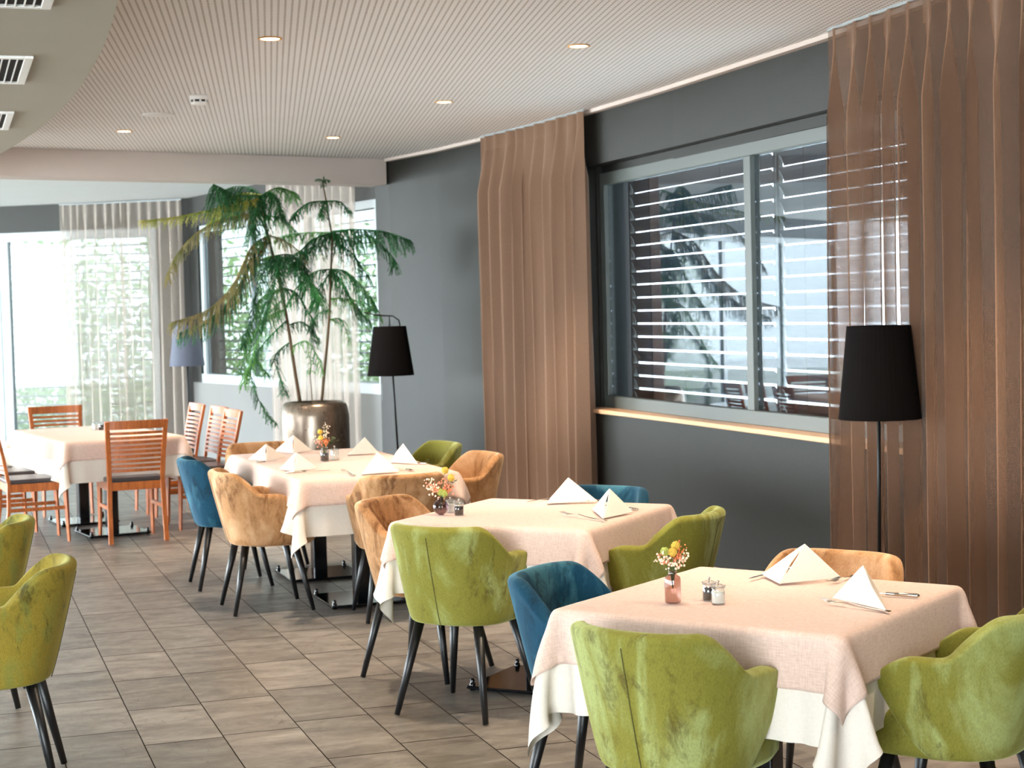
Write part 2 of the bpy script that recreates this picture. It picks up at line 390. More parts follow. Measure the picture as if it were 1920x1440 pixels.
struct(MB().box((4.66, (WY0+WY1)/2, ZT-.02), (.22, WY1-WY0, .08)).build('trim_4', G['wall'])); struct(MB().box((4.66, WY1+.02, (ZS+ZT)/2), (.3, .06, ZT-ZS)).build('trim_5', G['wall'])); struct(MB().box((4.66, WY0-.02, (ZS+ZT)/2), (.3, .06, ZT-ZS)).build('trim_6', G['wall']))
def blind(name, label, a, t, nrm, L, z0, z1, off, pitch, wid, tilt, m, group=None, cords=(.1, .3, .55, .8), rail=True):
    rt = thing(name, label, 'blind', group=group); sl = MB(); n = int((z1-z0)/pitch); ang = math.atan2(t.y, t.x); mid = a+t*(L/2)+nrm*off
    for i in range(n):
        z = z1-.06-i*pitch
        R = Matrix.Rotation(ang, 3, 'Z')@Matrix.Rotation(tilt, 3, 'X')
        # slightly cambered slat: three strips
        prof = [(-wid/2, -.004), (-wid/6, .003), (wid/6, .003), (wid/2, -.004)]
        vs = []
        for s in (-L/2+.03, L/2-.03):
            for y, h in prof: q = R@Vector((s, y, h)); vs.append((q.x+mid.x, q.y+mid.y, q.z+z))
            for y, h in prof: q = R@Vector((s, y, h-.0018)); vs.append((q.x+mid.x, q.y+mid.y, q.z+z))
        fs = [(0, 1, 9, 8), (1, 2, 10, 9), (2, 3, 11, 10), (4, 12, 13, 5), (5, 13, 14, 6), (6, 14, 15, 7), (0, 8, 12, 4), (3, 7, 15, 11)]
        sl.add(vs, fs)
    s = sl.build('slats', m, rt, smooth=False)
    for q in cords:
        p = a+t*(L*q)+nrm*(off-wid*.5-.004); MB().tube([(p.x, p.y, z0), (p.x, p.y, z1)], .0022, 5).build('lift_cord', G['cord'], rt)
    MB().box((mid.x, mid.y, z1-.02), (L-.02, .07, .05), ang).build('head_rail', m, rt); MB().box((mid.x, mid.y, z0+.02), (L-.06, .06, .025), ang).build('bottom_rail', m, rt)
    if rail:
        for q in (0.006, .994):
            p = a+t*(L*q)+nrm*off; MB().box((p.x, p.y, (z0+z1)/2), (.025, .03, z1-z0), ang).build('guide_rail', G['alu'], rt)
    return rt
bl1 = blind('venetian_blind', 'grey venetian blind behind the left pane of the large window', wa+wt*(WL*.462), wt, wn, WL*.538-.08, ZS+.06, ZT, .17, .093, .092, math.radians(62), G['slat'], 'blinds outside the main window')
bl2 = blind('venetian_blind', 'grey venetian blind behind the right pane, partly seen through the brown curtain', wa+wt*.02, wt, wn, WL*.462-.04, ZS+.06, ZT, .17, .093, .092, math.radians(62), G['slat'], 'blinds outside the main window')

# annex window on the right hand side and glazed front
d2 = (W2b-W2a).normalized(); n2 = Vector((d2.y, -d2.x))
def P2(s): return W2a+d2*s
L2 = (W2b-W2a).length
struct(wall_strip('wall_back_right', [P2(0), P2(L2)], 0, .86, G['wall_mid']))
struct(wall_strip('wall_back_right', [P2(0), P2(L2)], 2.66, 3.0, G['wall']))
struct(wall_strip('wall_back_right', [P2(L2-.28), P2(L2)], .86, 2.66, G['wall']))
win2, a2, t2, nn2, LL2 = window('window_2', P2(.0), P2(L2-.28), .88, 2.66, [.36, .68], G['white_frame'], rec=.06, fw=.08, pane=G['pane_far'])
q0, q1 = P2(-.02), P2(L2-.28)
struct(MB().bar((q0.x+n2.x*.02, q0.y+n2.y*.02, .88), (q1.x+n2.x*.02, q1.y+n2.y*.02, .88), .035, .16).build('trim_2', G['white_frame'], bevel=.004))
blind('venetian_blind', 'pale open venetian blind outside the far window behind the tall plant', a2, t2, nn2, LL2, .92, 2.66, .16, .105, .085, math.radians(-11), G['slat_far'], None, (.12, .4, .62, .9))
d1 = (W1b-W1a).normalized(); n1 = Vector((d1.y, -d1.x)); L1 = (W1b-W1a).length
def P1(s): return W1a+d1*s
struct(wall_strip('wall_back', [P1(0), P1(L1)], 2.68, 3.0, G['wall']))
struct(wall_strip('wall_back', [P1(0), P1(.42)], 0, 2.68, G['wall']))
win3, a3, t3, nn3, LL3 = window('door_1', P1(.42), P1(2.50), .0, 2.68, [], G['white_frame'], rec=.05, fw=.11, pane=G['pane_far'])
win4, a4, t4, nn4, LL4 = window('window_3', P1(2.52), P1(L1), .0, 2.68, [.25, .5, .75], G['white_frame'], rec=.05, fw=.10, pane=G['pane_far'])
blind('venetian_blind', 'pale open venetian blind outside the glazed door at the far left', a3, t3, nn3, LL3, .05, 2.66, .16, .105, .085, math.radians(-11), G['slat_far'], None, (.1, .3, .5, .7, .9))
# ceiling, beam, dropped curved ceiling
BA, BB = Vector((.5, 14.06)), Vector((3.88, 14.93)); bd = (BB-BA).normalized(); bn = Vector((-bd.y, bd.x)); BL = BA-bd*9
poly = [p for p in FAC[:-1]]
c_main = [(BL.x, BL.y-0)]+[(-8.2, -3)]+[(x+.05, y) for x, y in FAC[:-2]]+[(BB.x+.05, BB.y)]
struct(MB().prism(c_main, 3.0, 3.1).build('ceiling', G['ceil']))
e1 = BB+bd*.6
struct(MB().prism([(BL.x, BL.y), (BB.x, BB.y), (BB.x+bn.x*.3, BB.y+bn.y*.3), (BL.x+bn.x*.3, BL.y+bn.y*.3)], 2.77, 3.1).build('ceiling_beam', G['beam']))
c2 = [(BL.x, BL.y), (BB.x+.2, BB.y), (4.2, 15.3), (3.1, 20.2), (-5.7, 26.1), (-10, 26)]
struct(MB().prism(c2, 3.0, 3.12).build('ceiling_annex', G['white_ceiling'])).name = 'ceiling'
cd = [(.68-(y-7.8)**2/58.0, y) for y in np.linspace(-3, 13.2, 40)]
struct(MB().prism(cd+[(-8.2, 13.2-2.), (-8.2, -3)], 2.72, 3.0).build('ceiling_drop', G['drop']))
# slim shadow-gap trim where ceiling meets facade
b = MB(); fp = sub(FAC, 4.0, 14.9)
b.prism([(p[0]-.05, p[1]) for p in fp]+[(p[0]+.02, p[1]) for p in reversed(fp)], 2.975, 3.0)
struct(b.build('trim_3', G['beam']))
# wall on the far left with its own openings
struct(MB().box((-8.35, 2, 1.5), (.3, 10, 3)).build('wall_left', G['wall_mid']))

struct(MB().box((1.4, -3.15, 1.5), (6.6, .3, 3)).build('wall_near', G['wall_cream']))

def curtain(name, label, pts, z0, z1, m, nf, amp, seed, group=None, off=.1, flare=0.0, header=.11, ns=None):
    """hanging pleated sheet along plan polyline pts (inner side)"""
    rnd = random.Random(seed); rt = thing(name, label, 'curtain', group=group)
    P = [Vector(p) for p in pts]; Ls = [0]
    for a, c in zip(P, P[1:]): Ls.append(Ls[-1]+(c-a).length)
    L = Ls[-1]
    def pos(s):
        s = min(max(s, 0), L)
        for i in range(len(P)-1):
            if s <= Ls[i+1]+1e-9:
                t = (s-Ls[i])/(Ls[i+1]-Ls[i]); d = (P[i+1]-P[i]).normalized(); return P[i].lerp(P[i+1], t), d, Vector((-d.y, d.x))
        return P[-1], d, Vector((-d.y, d.x))
    ns = nf*14
    wv = [rnd.uniform(.7, 1.3) for _ in range(nf)]; tot = sum(wv); edges = np.cumsum([0]+[x/tot for x in wv])
    am = [rnd.uniform(.7, 1.25) for _ in range(nf)]; sk = [rnd.uniform(-.35, .35) for _ in range(nf)]; ph = [rnd.uniform(0, 6) for _ in range(nf)]
    def sheet(za, zb, nz, thick=0):
        A = np.zeros((ns+1, nz, 3)); U = np.zeros((ns+1, nz, 2))
        for i in range(ns+1):
            u = i/ns; k = min(int(u*nf), nf-1); fr = u*nf-k
            base = edges[k]+fr*(edges[k+1]-edges[k])
            for j in range(nz):
                z = za+(zb-za)*j/(nz-1); hz = (z1-z)/(z1-z0)
                g = min(1, max(0, (z1-header-z)/.35)); a_ = amp*am[k]*(.30+.70*g)*(1+.12*math.sin(ph[k]+hz*3))
                th = 2*PI*fr
                dy = a_*math.sin(th+.5*math.sin(hz*4+ph[k])*math.sin(th/2))
                dx = (L/nf)*.07*g*math.sin(2*th) + (L/nf)*.22*g*sk[k]*(1-math.cos(th))*.5
                s = base*L*(1+flare*hz)+dx
                p, d, n = pos(s); over = s-min(max(s, 0), L)
                q = p+n*(off+dy)+d*over
                A[i, j] = (q.x, q.y, z); U[i, j] = (u*L*2.2, z)
        return A, U
    A, U = sheet(z0, z1-header, 26); grid_obj('drape', A, m, rt, U)
    A, U = sheet(z1-header, z1, 5)
    grid_obj('gathered_header', A, m, rt, U)
    rl = MB(); rp = [pos(L*i/10)[0]+pos(L*i/10)[2]*off for i in range(11)]
    rl.tube([(p.x, p.y, z1+.008) for p in rp], .008, 6); rl.build('curtain_rail', G['white_frame'], rt)
    return rt
# main curtains (left one over dark wall, right one over the window's right end)
def facx(y): return sub(FAC, y, y+.01)[0][0]
curtain('curtain', 'brown floor length curtain between the dark wall and the big window', [(facx(y), y) for y in (11.12, 11.6, 12.2, 12.6, 12.95)], .02, 2.985, G['curtain_dense'], 10, .08, 3, 'brown main curtains', .10, 0)
curtain('curtain', 'wide brown sheer curtain hanging right behind the front black lamp', [(facx(y), y) for y in (5.0, 5.6, 6.4, 7.0, 7.4, 7.70)], .02, 2.985, G['curtain'], 15, .072, 8, 'brown main curtains', .11, 0)
curtain('curtain', 'pale sheer curtain gathered over the far left glazed door', [tuple(P1(s)) for s in (.02, .8, 1.60)], .02, 2.97, G['curtain_far'], 14, .05, 5, 'pale far curtains', -.12*-1, 0)
curtain('curtain', 'pale sheer curtain behind the tall plant at the far window', [tuple(P2(s)) for s in (.16, 1.0, 2.25)], .02, 2.97, G['curtain_far'], 12, .045, 6, 'pale far curtains', .13, 0)

# ------------------------------------------------------------------ cloth simulation (tablecloth draped over a table top)
def drape(tx, ty, cx, cy, ztop, seed, h=.024, steps=110, iters=9, ox=0, oy=0, ruff=0):
    kx, ky = int(round(tx/2/h)), int(round(ty/2/h)); hx0, hy0 = tx/2/kx, ty/2/ky      # a grid line runs along every table edge
    ex, ey = int(round((cx-tx)/2/hx0)), int(round((cy-ty)/2/hy0)); nx, ny = 2*(kx+ex)+1, 2*(ky+ey)+1; cx, cy = 2*(kx+ex)*hx0, 2*(ky+ey)*hy0
    X, Y = np.meshgrid(np.linspace(-cx/2, cx/2, nx)+ox, np.linspace(-cy/2, cy/2, ny)+oy, indexing='ij')
    rg = np.random.RandomState(seed)
    P = np.stack([X, Y, np.full_like(X, ztop+.004)], -1); P += rg.randn(*P.shape)*.0009
    outx = np.maximum(np.abs(X)-tx/2-1e-5, 0); outy = np.maximum(np.abs(Y)-ty/2-1e-5, 0)
    # low frequency push that seeds folds in the hanging part
    fx = sum(math.sin(0+1)*0 + np.sin(Y*k+rg.uniform(0, 6))*rg.uniform(.3, 1) for k in (9, 17, 26)); fy = sum(np.sin(X*k+rg.uniform(0, 6))*rg.uniform(.3, 1) for k in (9, 17, 26))
    Q = P.copy(); dt2g = 9.81*(1/60)**2*.22
    hx, hy = cx/(nx-1), cy/(ny-1)
    cons = []
    def addc(di, dj, L, k):
        for par in (0, 1):
            i0 = slice(par, None)
            if di > 0 and dj == 0:
                idx = np.arange(0, nx-di); idx = idx[(idx//di) % 2 == par]; cons.append((np.ix_(idx, np.arange(ny)), np.ix_(idx+di, np.arange(ny)), L, k))
            elif di == 0:
                idx = np.arange(0, ny-dj); idx = idx[(idx//dj) % 2 == par]; cons.append((np.ix_(np.arange(nx), idx), np.ix_(np.arange(nx), idx+dj), L, k))
            else:
                idx = np.arange(0, nx-1); idx = idx[idx % 2 == par]
                if dj > 0: cons.append((np.ix_(idx, np.arange(ny-1)), np.ix_(idx+1, np.arange(1, ny)), L, k))
                else: cons.append((np.ix_(idx, np.arange(1, ny)), np.ix_(idx+1, np.arange(ny-1)), L, k))
    addc(1, 0, hx, 1); addc(0, 1, hy, 1); dg = math.hypot(hx, hy); addc(1, 1, dg, .35); addc(1, -1, dg, .35); addc(2, 0, 2*hx, .04); addc(0, 2, 2*hy, .04)
    rc = .007; pin = (np.abs(X) < tx/2+1e-5) & (np.abs(Y) < ty/2+1e-5); P0 = P.copy(); P0[..., 2] = ztop
    for st in range(steps):
        V = (P-Q)*.97; Q = P.copy(); P = P+V; P[..., 2] -= dt2g
        amp = .0002+ruff*.5
        if st < 90:
            P[..., 0] += np.sign(X)*(outx > 0)*fx*amp; P[..., 1] += np.sign(Y)*(outy > 0)*fy*amp
        for it in range(iters):
            P[pin] = P0[pin]
            for A, B, L, k in cons:
                d = P[B]-P[A]; l = np.sqrt((d*d).sum(-1, keepdims=True))+1e-9; c = d*((l-L)/l*(.5*k)); P[A] += c; P[B] -= c
            # collision with the rounded table slab (half sizes hx,hy ; rounding rc)
            ax, ay = tx/2-rc, ty/2-rc
            cxp = np.clip(P[..., 0], -ax, ax); cyp = np.clip(P[..., 1], -ay, ay); czp = np.minimum(P[..., 2], ztop-rc)
            inside_low = (P[..., 2] < ztop-rc)
            d = np.stack([P[..., 0]-cxp, P[..., 1]-cyp, P[..., 2]-czp], -1); l = np.sqrt((d*d).sum(-1, keepdims=True))+1e-9
            m_ = (l[..., 0] < rc) & (l[..., 0] > 1e-6)
            P = np.where(m_[..., None], np.stack([cxp, cyp, czp], -1)+d/l*rc, P)
            core = (l[..., 0] <= 1e-6)
            up = core & (P[..., 2] > ztop-.09); P[..., 2] = np.where(up, ztop, P[..., 2])
            sd = core & ~up; gx = ax+rc-np.abs(P[..., 0]); gy = ay+rc-np.abs(P[..., 1]); px_ = sd & (gx < gy); py_ = sd & (gx >= gy)
            P[..., 0] = np.where(px_, np.sign(P[..., 0])*(ax+rc), P[..., 0]); P[..., 1] = np.where(py_, np.sign(P[..., 1])*(ay+rc), P[..., 1])
        P[pin] = P0[pin]; P[..., 2] = np.maximum(P[..., 2], .03)
    return P, X, Y
def normals(P):
    du = np.gradient(P, axis=0); dv = np.gradient(P, axis=1); n = np.cross(du, dv); return n/(np.linalg.norm(n, axis=-1, keepdims=True)+1e-9)
def smooth(P, k=1):
    for _ in range(k):
        A = P.copy(); A[1:-1, 1:-1] = (P[1:-1, 1:-1]*4+P[2:, 1:-1]+P[:-2, 1:-1]+P[1:-1, 2:]+P[1:-1, :-2])/8; P = A
    return P
TZ = .735
SIM_SQ = drape(.90, .90, 1.47, 1.47, TZ, 3, h=.0205, steps=210, iters=11)
SIM_SQ2 = drape(.90, .90, 1.47, 1.47, TZ, 11, h=.0205, steps=210, iters=11)
SIM_LG = drape(.89, 1.92, 1.44, 2.48, TZ, 5, h=.027, ruff=.0012, steps=190, iters=11)
def cloths(sim, cx, cy, rz, drop_in, lab_low, lab_top, ts=(1, 1), far=False):
    P, X, Y = sim; Ps = smooth(P, 2); P = np.where(P[..., 2:3] < TZ-.03, Ps, P); N = normals(P); P = P.copy(); P[..., 2] += .0; ci, cj = X.shape[0]//2, X.shape[1]//2
    if N[ci, cj, 2] < 0: N = -N
    x0, x1 = X.min()+drop_in, X.max()-drop_in; y0, y1 = Y.min()+drop_in, Y.max()-drop_in
    I = np.where((X[:, 0] >= x0-1e-6) & (X[:, 0] <= x1+1e-6))[0]; J = np.where((Y[0] >= y0-1e-6) & (Y[0] <= y1+1e-6))[0]
    UV = np.stack([X, Y], -1)
    lo = grid_obj('tablecloth', P, G['cloth_low'], uv=UV); lo.location = (cx, cy, 0); lo.rotation_euler = (0, 0, rz); tag(lo, lab_low, 'tablecloth', 'cream underlay tablecloths')
    s = lo.modifiers.new('s', 'SUBSURF'); s.levels = 1; s.render_levels = 1
    Pt = P[np.ix_(I, J)]; Nt = N[np.ix_(I, J)]
    hang = np.clip((TZ-Pt[..., 2:3])/.12, 0, 1)
    Pt = Pt+Nt*(.0035+.006*hang)
    up = grid_obj('tablecloth', Pt, G['cloth_top'], uv=UV[np.ix_(I, J)]+7); up.location = (cx, cy, 0); up.rotation_euler = (0, 0, rz); tag(up, lab_top, 'tablecloth', 'pink beige overlay tablecloths')
    s = up.modifiers.new('s', 'SUBSURF'); s.levels = 1; s.render_levels = 1
    s = up.modifiers.new('t', 'SOLIDIFY'); s.thickness = .0016; s.offset = 1
def table(label, cx, cy, rz, lx, ly, bases):
    t = thing('dining_table', label, 'table', (cx, cy, 0), rz, 'dining tables')
    MB().box((0, 0, TZ-.030), (lx-.035, ly-.035, .03)).build('tabletop', G['leg'], t, bevel=.008)
    for i, (bx, by) in enumerate(bases):
        MB().box((bx, by, .36), (.085, .085, .70)).build('column', G['base'], t, bevel=.006)
        bp = MB().box((bx, by, .014), (.46, .46, .014)).build('base_plate', G['base'], t, bevel=.004)
        MB().box((bx, by, .700), (.34, .34, .012)).build('mounting_plate', G['base'], t)
        for a in (-1, 1):
            for c in (-1, 1): MB().lathe([(.013, 0), (.013, .03), (.008, .034), (.011, .042), (.006, .05)], (bx+a*.21, by+c*.21, 0), 10).build('leveling_foot', G['base'], t, smooth=True)
    return t
def quadc(a, b, c, d): return ((a[0]+b[0]+c[0]+d[0])/4, (a[1]+b[1]+c[1]+d[1])/4)
T1 = quadc((1.68, 4.59), (2.19, 3.84), (2.88, 4.41), (2.38, 5.16)); R1 = math.atan2(-.75, .51)
T2 = quadc((1.75, 6.8), (2.35, 6.15), (3.01, 6.8), (2.42, 7.49)); R2 = math.atan2(-.65, .60)
T3 = (2.175, 9.73); R3 = math.radians(1.5)
T4 = (1.10, 13.42); R4 = math.radians(10)
R1 += math.radians(2.5); R2 += math.radians(1.5)
table('square dining table under the nearest pink beige cloth', *T1, R1, .89, .89, [(0, 0)])
table('square dining table in the middle, under cloth with blue chair behind', *T2, R2, .89, .89, [(0, 0)])
table('long dining table of two bases beside the tan and blue armchairs', *T3, R3, .88, 1.91, [(0, -.5), (0, .5)])
table('long dining table at the back among slatted wooden chairs', *T4, R4, .88, 1.7, [(0, -.42), (0, .42)])
cloths(SIM_SQ, *T1, R1, .14, 'cream underlay hanging low on the nearest square table', 'pink beige cloth on the nearest square table, with ribbed vase')
cloths(SIM_SQ2, *T2, R2, .14, 'cream underlay on the middle square table', 'pink beige cloth on the middle square table, with round vase')
cloths(SIM_LG, *T3, R3, .135, 'cream underlay on the long table set with many napkins', 'pink beige cloth on the long table with many tented napkins')
cloths(tuple([SIM_LG[0]*np.array([1, .9, 1]), SIM_LG[1], SIM_LG[2]]), *T4, R4, .135, 'cream underlay on the far table by the glazed door', 'pale cloth on the far table among slatted wooden chairs')

# ------------------------------------------------------------------ velvet armchair
def armchair(name, label, m, group):
    t = thing(name, label, 'armchair', group=group)
    nz, nu = 12, 45; A = np.zeros((nu, nz, 3))
    def outline(wd, dp, yf):
        pts = []
        for k in range(81):
            a = (k/80)*PI/2; pts.append((wd*math.sin(a)**(2/2.7), -dp*math.cos(a)**(2/2.7)))
        for k in range(1, 30): pts.append((wd*(1-.06*(k/29)**2), yf*k/29))
        pts = np.array(pts); s = np.concatenate([[0], np.cumsum(np.linalg.norm(np.diff(pts, axis=0), axis=1))]); return pts, s
    def ss(e0, e1, x): q = min(1, max(0, (x-e0)/(e1-e0))); return q*q*(3-2*q)
    z0 = .365
    for j in range(nz):
        v = j/(nz-1); wd = .202+.063*v**.75; dp = .195+.105*v**.9; yf = -.01+.182*v**.62-.075*max(0, (v-.68)/.32)**2.4
        pts, s = outline(wd, dp, yf); S = s[-1]
        for i in range(nu):
            u = 2*i/(nu-1)-1; q = abs(u); x = np.interp(q*S, s, pts[:, 0])*(1 if u >= 0 else -1); y = np.interp(q*S, s, pts[:, 1])
            h = .775-.122*ss(.40, .72, q)-.006*(1-q)-.02*max(0, (q-.88)/.12)**2
            A[i, j] = (x, y, z0+(h-z0)*v)
    o = grid_obj('shell', A, m, t); sm = o.modifiers.new('t', 'SOLIDIFY'); sm.thickness = .05; sm.offset = -1
    # orientation check: normals must point outward for offset -1 to thicken inward
    c = o.data.polygons[(nu//2)*(nz-1)+5]
    if c.normal.y > 0: sm.offset = 1
    s2 = o.modifiers.new('s', 'SUBSURF'); s2.levels = 2; s2.render_levels = 2
    # seams on the rear
    sb = MB()
    for us in (0,):
        i = int(round((us+1)/2*(nu-1))); pts = [Vector(A[i, j])+Vector((0, -.0005, 0)) for j in range(nz-1)]; sb.tube(pts, .0017, 5)
    sb.build('rear_seam', G['seam_green'], t)
    # seat cushion
    rows = []
    for (z, s_) in ((.362, .80), (.368, .93), (.39, 1.0), (.43, 1.01), (.462, .99), (.478, .94), (.488, .80), (.492, .45), (.493, .02)):
        r = []
        for k in range(48):
            a = 2*PI*k/48; ca, sa = math.cos(a), math.sin(a)
            x = .205*s_*math.copysign(abs(ca)**(2/3.4), ca); y = (.235 if sa > 0 else .165)*s_*math.copysign(abs(sa)**(2/3.4), sa)+.01
            r.append((x*(1+.04*(sa > 0)*sa), y+.02, z))
        rows.append(r)
    b = MB(); vs = [p for r in rows for p in r]; n = len(rows)
    fs = [(i*48+k, i*48+(k+1) % 48, (i+1)*48+(k+1) % 48, (i+1)*48+k) for i in range(n-1) for k in range(48)]+[tuple(range(47, -1, -1)), tuple(range((n-1)*48, n*48))]
    b.add(vs, fs).build('seat', m, t, smooth=True)
    for sx in (-1, 1):
        for sy in (-1, 1):
            MB().tube([(sx*.135, sy*.135-.0, .375), (sx*.205, sy*.215, .004)], [.021, .0115], 12).build('leg', G['leg'], t, smooth=True)
    return t
ac = armchair('armchair', '', G['green'], 'velvet armchairs')
MAT = {'green': {}, 'tan': {G['green']: G['tan'], G['seam_green']: G['seam_tan']}, 'blue': {G['green']: G['blue'], G['seam_green']: G['seam_blue']}, 'mustard': {G['green']: G['mustard']}}
protos = {'green': ac}
def place_arm(kind, x, y, fx, fy, label, first=[True]):
    rz = face_rz(fx, fy)
    if first[0]:
        first[0] = False; ac.location = (x, y, 0); ac.rotation_euler = (0, 0, rz); ac['label'] = label; return ac
    o = dup(protos.get(kind, ac), (x, y, 0), rz, label, swap=MAT[kind])
    if kind not in protos: protos[kind] = o
    return o
def off(mid, n, d): return mid[0]+n[0]*d, mid[1]+n[1]*d
place_arm('green', 1.97, 6.50, .74, .67, 'olive green velvet armchair seen from behind at the middle square table')
place_arm('tan', 2.01, 7.24, .70, -.72, 'tan velvet armchair tucked at the left of the middle table, behind the olive one')
place_arm('blue', *off((2.715, 7.145), (.76, .65), .06), -.76, -.65, 'petrol blue armchair behind the middle table, only its back top showing')
place_arm('green', *off((2.68, 6.475), (.70, -.71), .10), -.70, .71, 'dark olive armchair at the wall side of the middle table, behind the ribbed vase')
place_arm('green', *off((1.935, 4.215), (-.83, -.56), .08), .83, .56, 'olive green armchair nearest the camera, back turned, bottom centre')
place_arm('blue', *off((2.03, 4.875), (-.72, .69), .10), .69, -.72, 'petrol blue armchair at the left side of the nearest table')
place_arm('tan', *off((2.61, 4.82), (.80, .60), .05), -.80, -.60, 'light tan armchair behind the nearest table, in front of the right lamp')
place_arm('green', *off((2.56, 4.145), (.64, -.77), .13), -.60, .80, 'olive green armchair at the right edge of the picture')
place_arm('tan', 1.65, 9.22, 1, .02, 'tan velvet armchair side on at the aisle side of the long table')
place_arm('blue', 1.60, 10.14, 1, .0, 'petrol blue armchair at the aisle side of the long table, behind the tan one')
place_arm('tan', 2.26, 8.70, .06, 1, 'brownish tan armchair at the near end of the long table')
place_arm('tan', 2.80, 9.45, -.96, -.1, 'tan armchair on the wall side of the long table')
place_arm('green', 2.82, 10.35, -.9, -.15, 'small looking olive armchair on the wall side of the long table')
place_arm('tan', 1.98, 10.90, 0, -1, 'tan armchair at the far end of the long table, mostly hidden by napkins')
place_arm('mustard', .13, 6.12, -1, .12, 'mustard olive armchair cut off at the lower left edge')
place_arm('mustard', .06, 7.50, -1, .12, 'mustard olive armchair at the left edge, behind the lower left one')

# ------------------------------------------------------------------ slatted wooden chair
def wood_chair(label):
    t = thing('wooden_chair', label, 'chair', group='slatted wooden chairs')
    m = G['wood']; W = .20
    for s in (-1, 1):
        # rear post: leg + curved back upright
        pts = [(s*W, -.24, 0), (s*.195, -.205, .25), (s*.19, -.20, .45), (s*.197, -.235, .65), (s*.21, -.285, .885)]
        b = MB()
        for a, c in zip(pts, pts[1:]): b.bar(a, c, .024, .034, up=(1, 0, 0))
        b.build('rear_post', m, t, bevel=.003)
        MB().tube([(s*.19, .20, .43), (s*.195, .215, .0)], [.021, .013], 4).build('front_leg', m, t)
        MB().bar((s*.19, -.20, .25), (s*.19, .20, .25), .016, .026).build('stretcher', m, t)
    ap = MB(); ap.box((0, .20, .41), (.38, .022, .06)); ap.box((0, -.195, .41), (.38, .022, .06)); ap.box((-.19, 0, .41), (.022, .40, .06)); ap.box((.19, 0, .41), (.022, .40, .06))
    ap.build('seat_frame', m, t, bevel=.002)
    MB().box((0, .005, .455), (.41, .43, .035)).build('seat', G['seatpad'], t, bevel=.012)
    def rail(z, h, name):
        f = (z-.45)/(.885-.45); y0 = -.20-.085*f**1.4; hw = .185+.02*f
        b = MB(); n = 8
        P = []
        for k in range(n+1):
            q = -1+2*k/n; P.append((q*hw, y0-.022*(1-q*q)))
        vs = []
        for x, y in P: vs += [(x, y-.008, z-h/2), (x, y+.008, z-h/2), (x, y+.008, z+h/2), (x, y-.008, z+h/2)]
        fs = []
        for k in range(n):
            a = k*4; c = a+4
            for e in range(4): fs.append((a+e, a+(e+1) % 4, c+(e+1) % 4, c+e))
        fs += [(3, 2, 1, 0), (n*4, n*4+1, n*4+2, n*4+3)]
        b.add(vs, fs).build(name, m, t)
    rail(.855, .062, 'top_rail')
    for k in range(9): rail(.795-.034*k, .020, 'slat')
    return t
wc = wood_chair('orange wooden slat back chair seen from behind at the near end of the far table')
wc.location = (1.28, 12.60, 0); wc.rotation_euler = (0, 0, face_rz(-.09, .99))
def pw(x, y, fx, fy, lab): dup(wc, (x, y, 0), face_rz(fx, fy), lab)
pw(.60, 12.88, .99, .12, 'wooden slat back chair side on at the left edge, dark seat showing')
pw(.40, 13.55, .99, .15, 'second wooden chair on the left side of the far table, half hidden')
pw(.93, 14.62, .1, -1, 'wooden chair beyond the far table, facing the camera against the bright door')
pw(1.86, 13.14, -.96, -.12, 'nearest of three slatted chairs in a row right of the far table')
pw(1.84, 13.70, -.96, -.12, 'middle of three slatted chairs in a row right of the far table')
pw(1.75, 14.32, -.96, -.12, 'farthest of three slatted chairs in a row right of the far table')

# ------------------------------------------------------------------ floor lamps
def floor_lamp(label, x, y, zb, zt, rb, rt_, m, hook=False, lean=0):
    t = thing('floor_lamp', label, 'floor lamp', (x, y, 0), group='black shaded floor lamps')
    MB().lathe([(.13, 0), (.13, .012), (.02, .02), (.01, .03)], seg=32).build('base', G['pole'], t, smooth=False)
    MB().tube([(lean, 0, .01), (0, 0, zt+.0)], .0085, 10).build('pole', G['pole'], t, smooth=True)
    b = MB(); seg = 48; vs = []; 
    for r, z in ((rb, zb), (rt_, zt), (rt_-.004, zt), (rb-.004, zb)):
        for k in range(seg): a = 2*PI*k/seg; vs.append((r*math.cos(a), r*math.sin(a), z))
    fs = [(i*seg+k, i*seg+(k+1) % seg, ((i+1) % 4)*seg+(k+1) % seg, ((i+1) % 4)*seg+k) for i in range(4) for k in range(seg)]
    b.add(vs, fs); sh = b.build('lamp_shade', m, t, smooth=False)
    rg = MB()
    for a in (0, 2*PI/3, 4*PI/3): rg.tube([(0, 0, zt-.02), (rt_*math.cos(a)*.98, rt_*math.sin(a)*.98, zt-.005)], .003, 5)
    rg.build('shade_ring', G['pole'], t)
    if hook:
        MB().tube([(0, 0, zt), (.0, 0, zt+.085), (-.12, .02, zt+.10)], .006, 6).build('hanger', G['pole'], t, smooth=True)
        MB().tube([(-.22, .0, zt+.12), (-.08, 0, zt+.09), (.03, 0, zt+.085), (.08, 0, zt+.05), (.09, 0, zt+.0)], .006, 6).build('hanger_arm', G['pole'], t, smooth=True)
    return t
L1p = at(1650, 785, 7.85); L2p = at(733, 704, 14.1); L3p = at(351, 686, 17.6)
floor_lamp('black floor lamp in front of the brown curtain on the right', L1p.x, L1p.y, L1p.z, L1p.z+.432, .190, .146, G['lamp'], lean=-.02)
floor_lamp('black floor lamp with curved hanger against the dark wall beside the plant', L2p.x, L2p.y, L2p.z, L2p.z+.41, .195, .137, G['lamp'], True, lean=.06)
floor_lamp('grey looking floor lamp at the far corner between the pale curtains', L3p.x, L3p.y, L3p.z, L3p.z+.42, .182, .125, G['lamp_grey'])

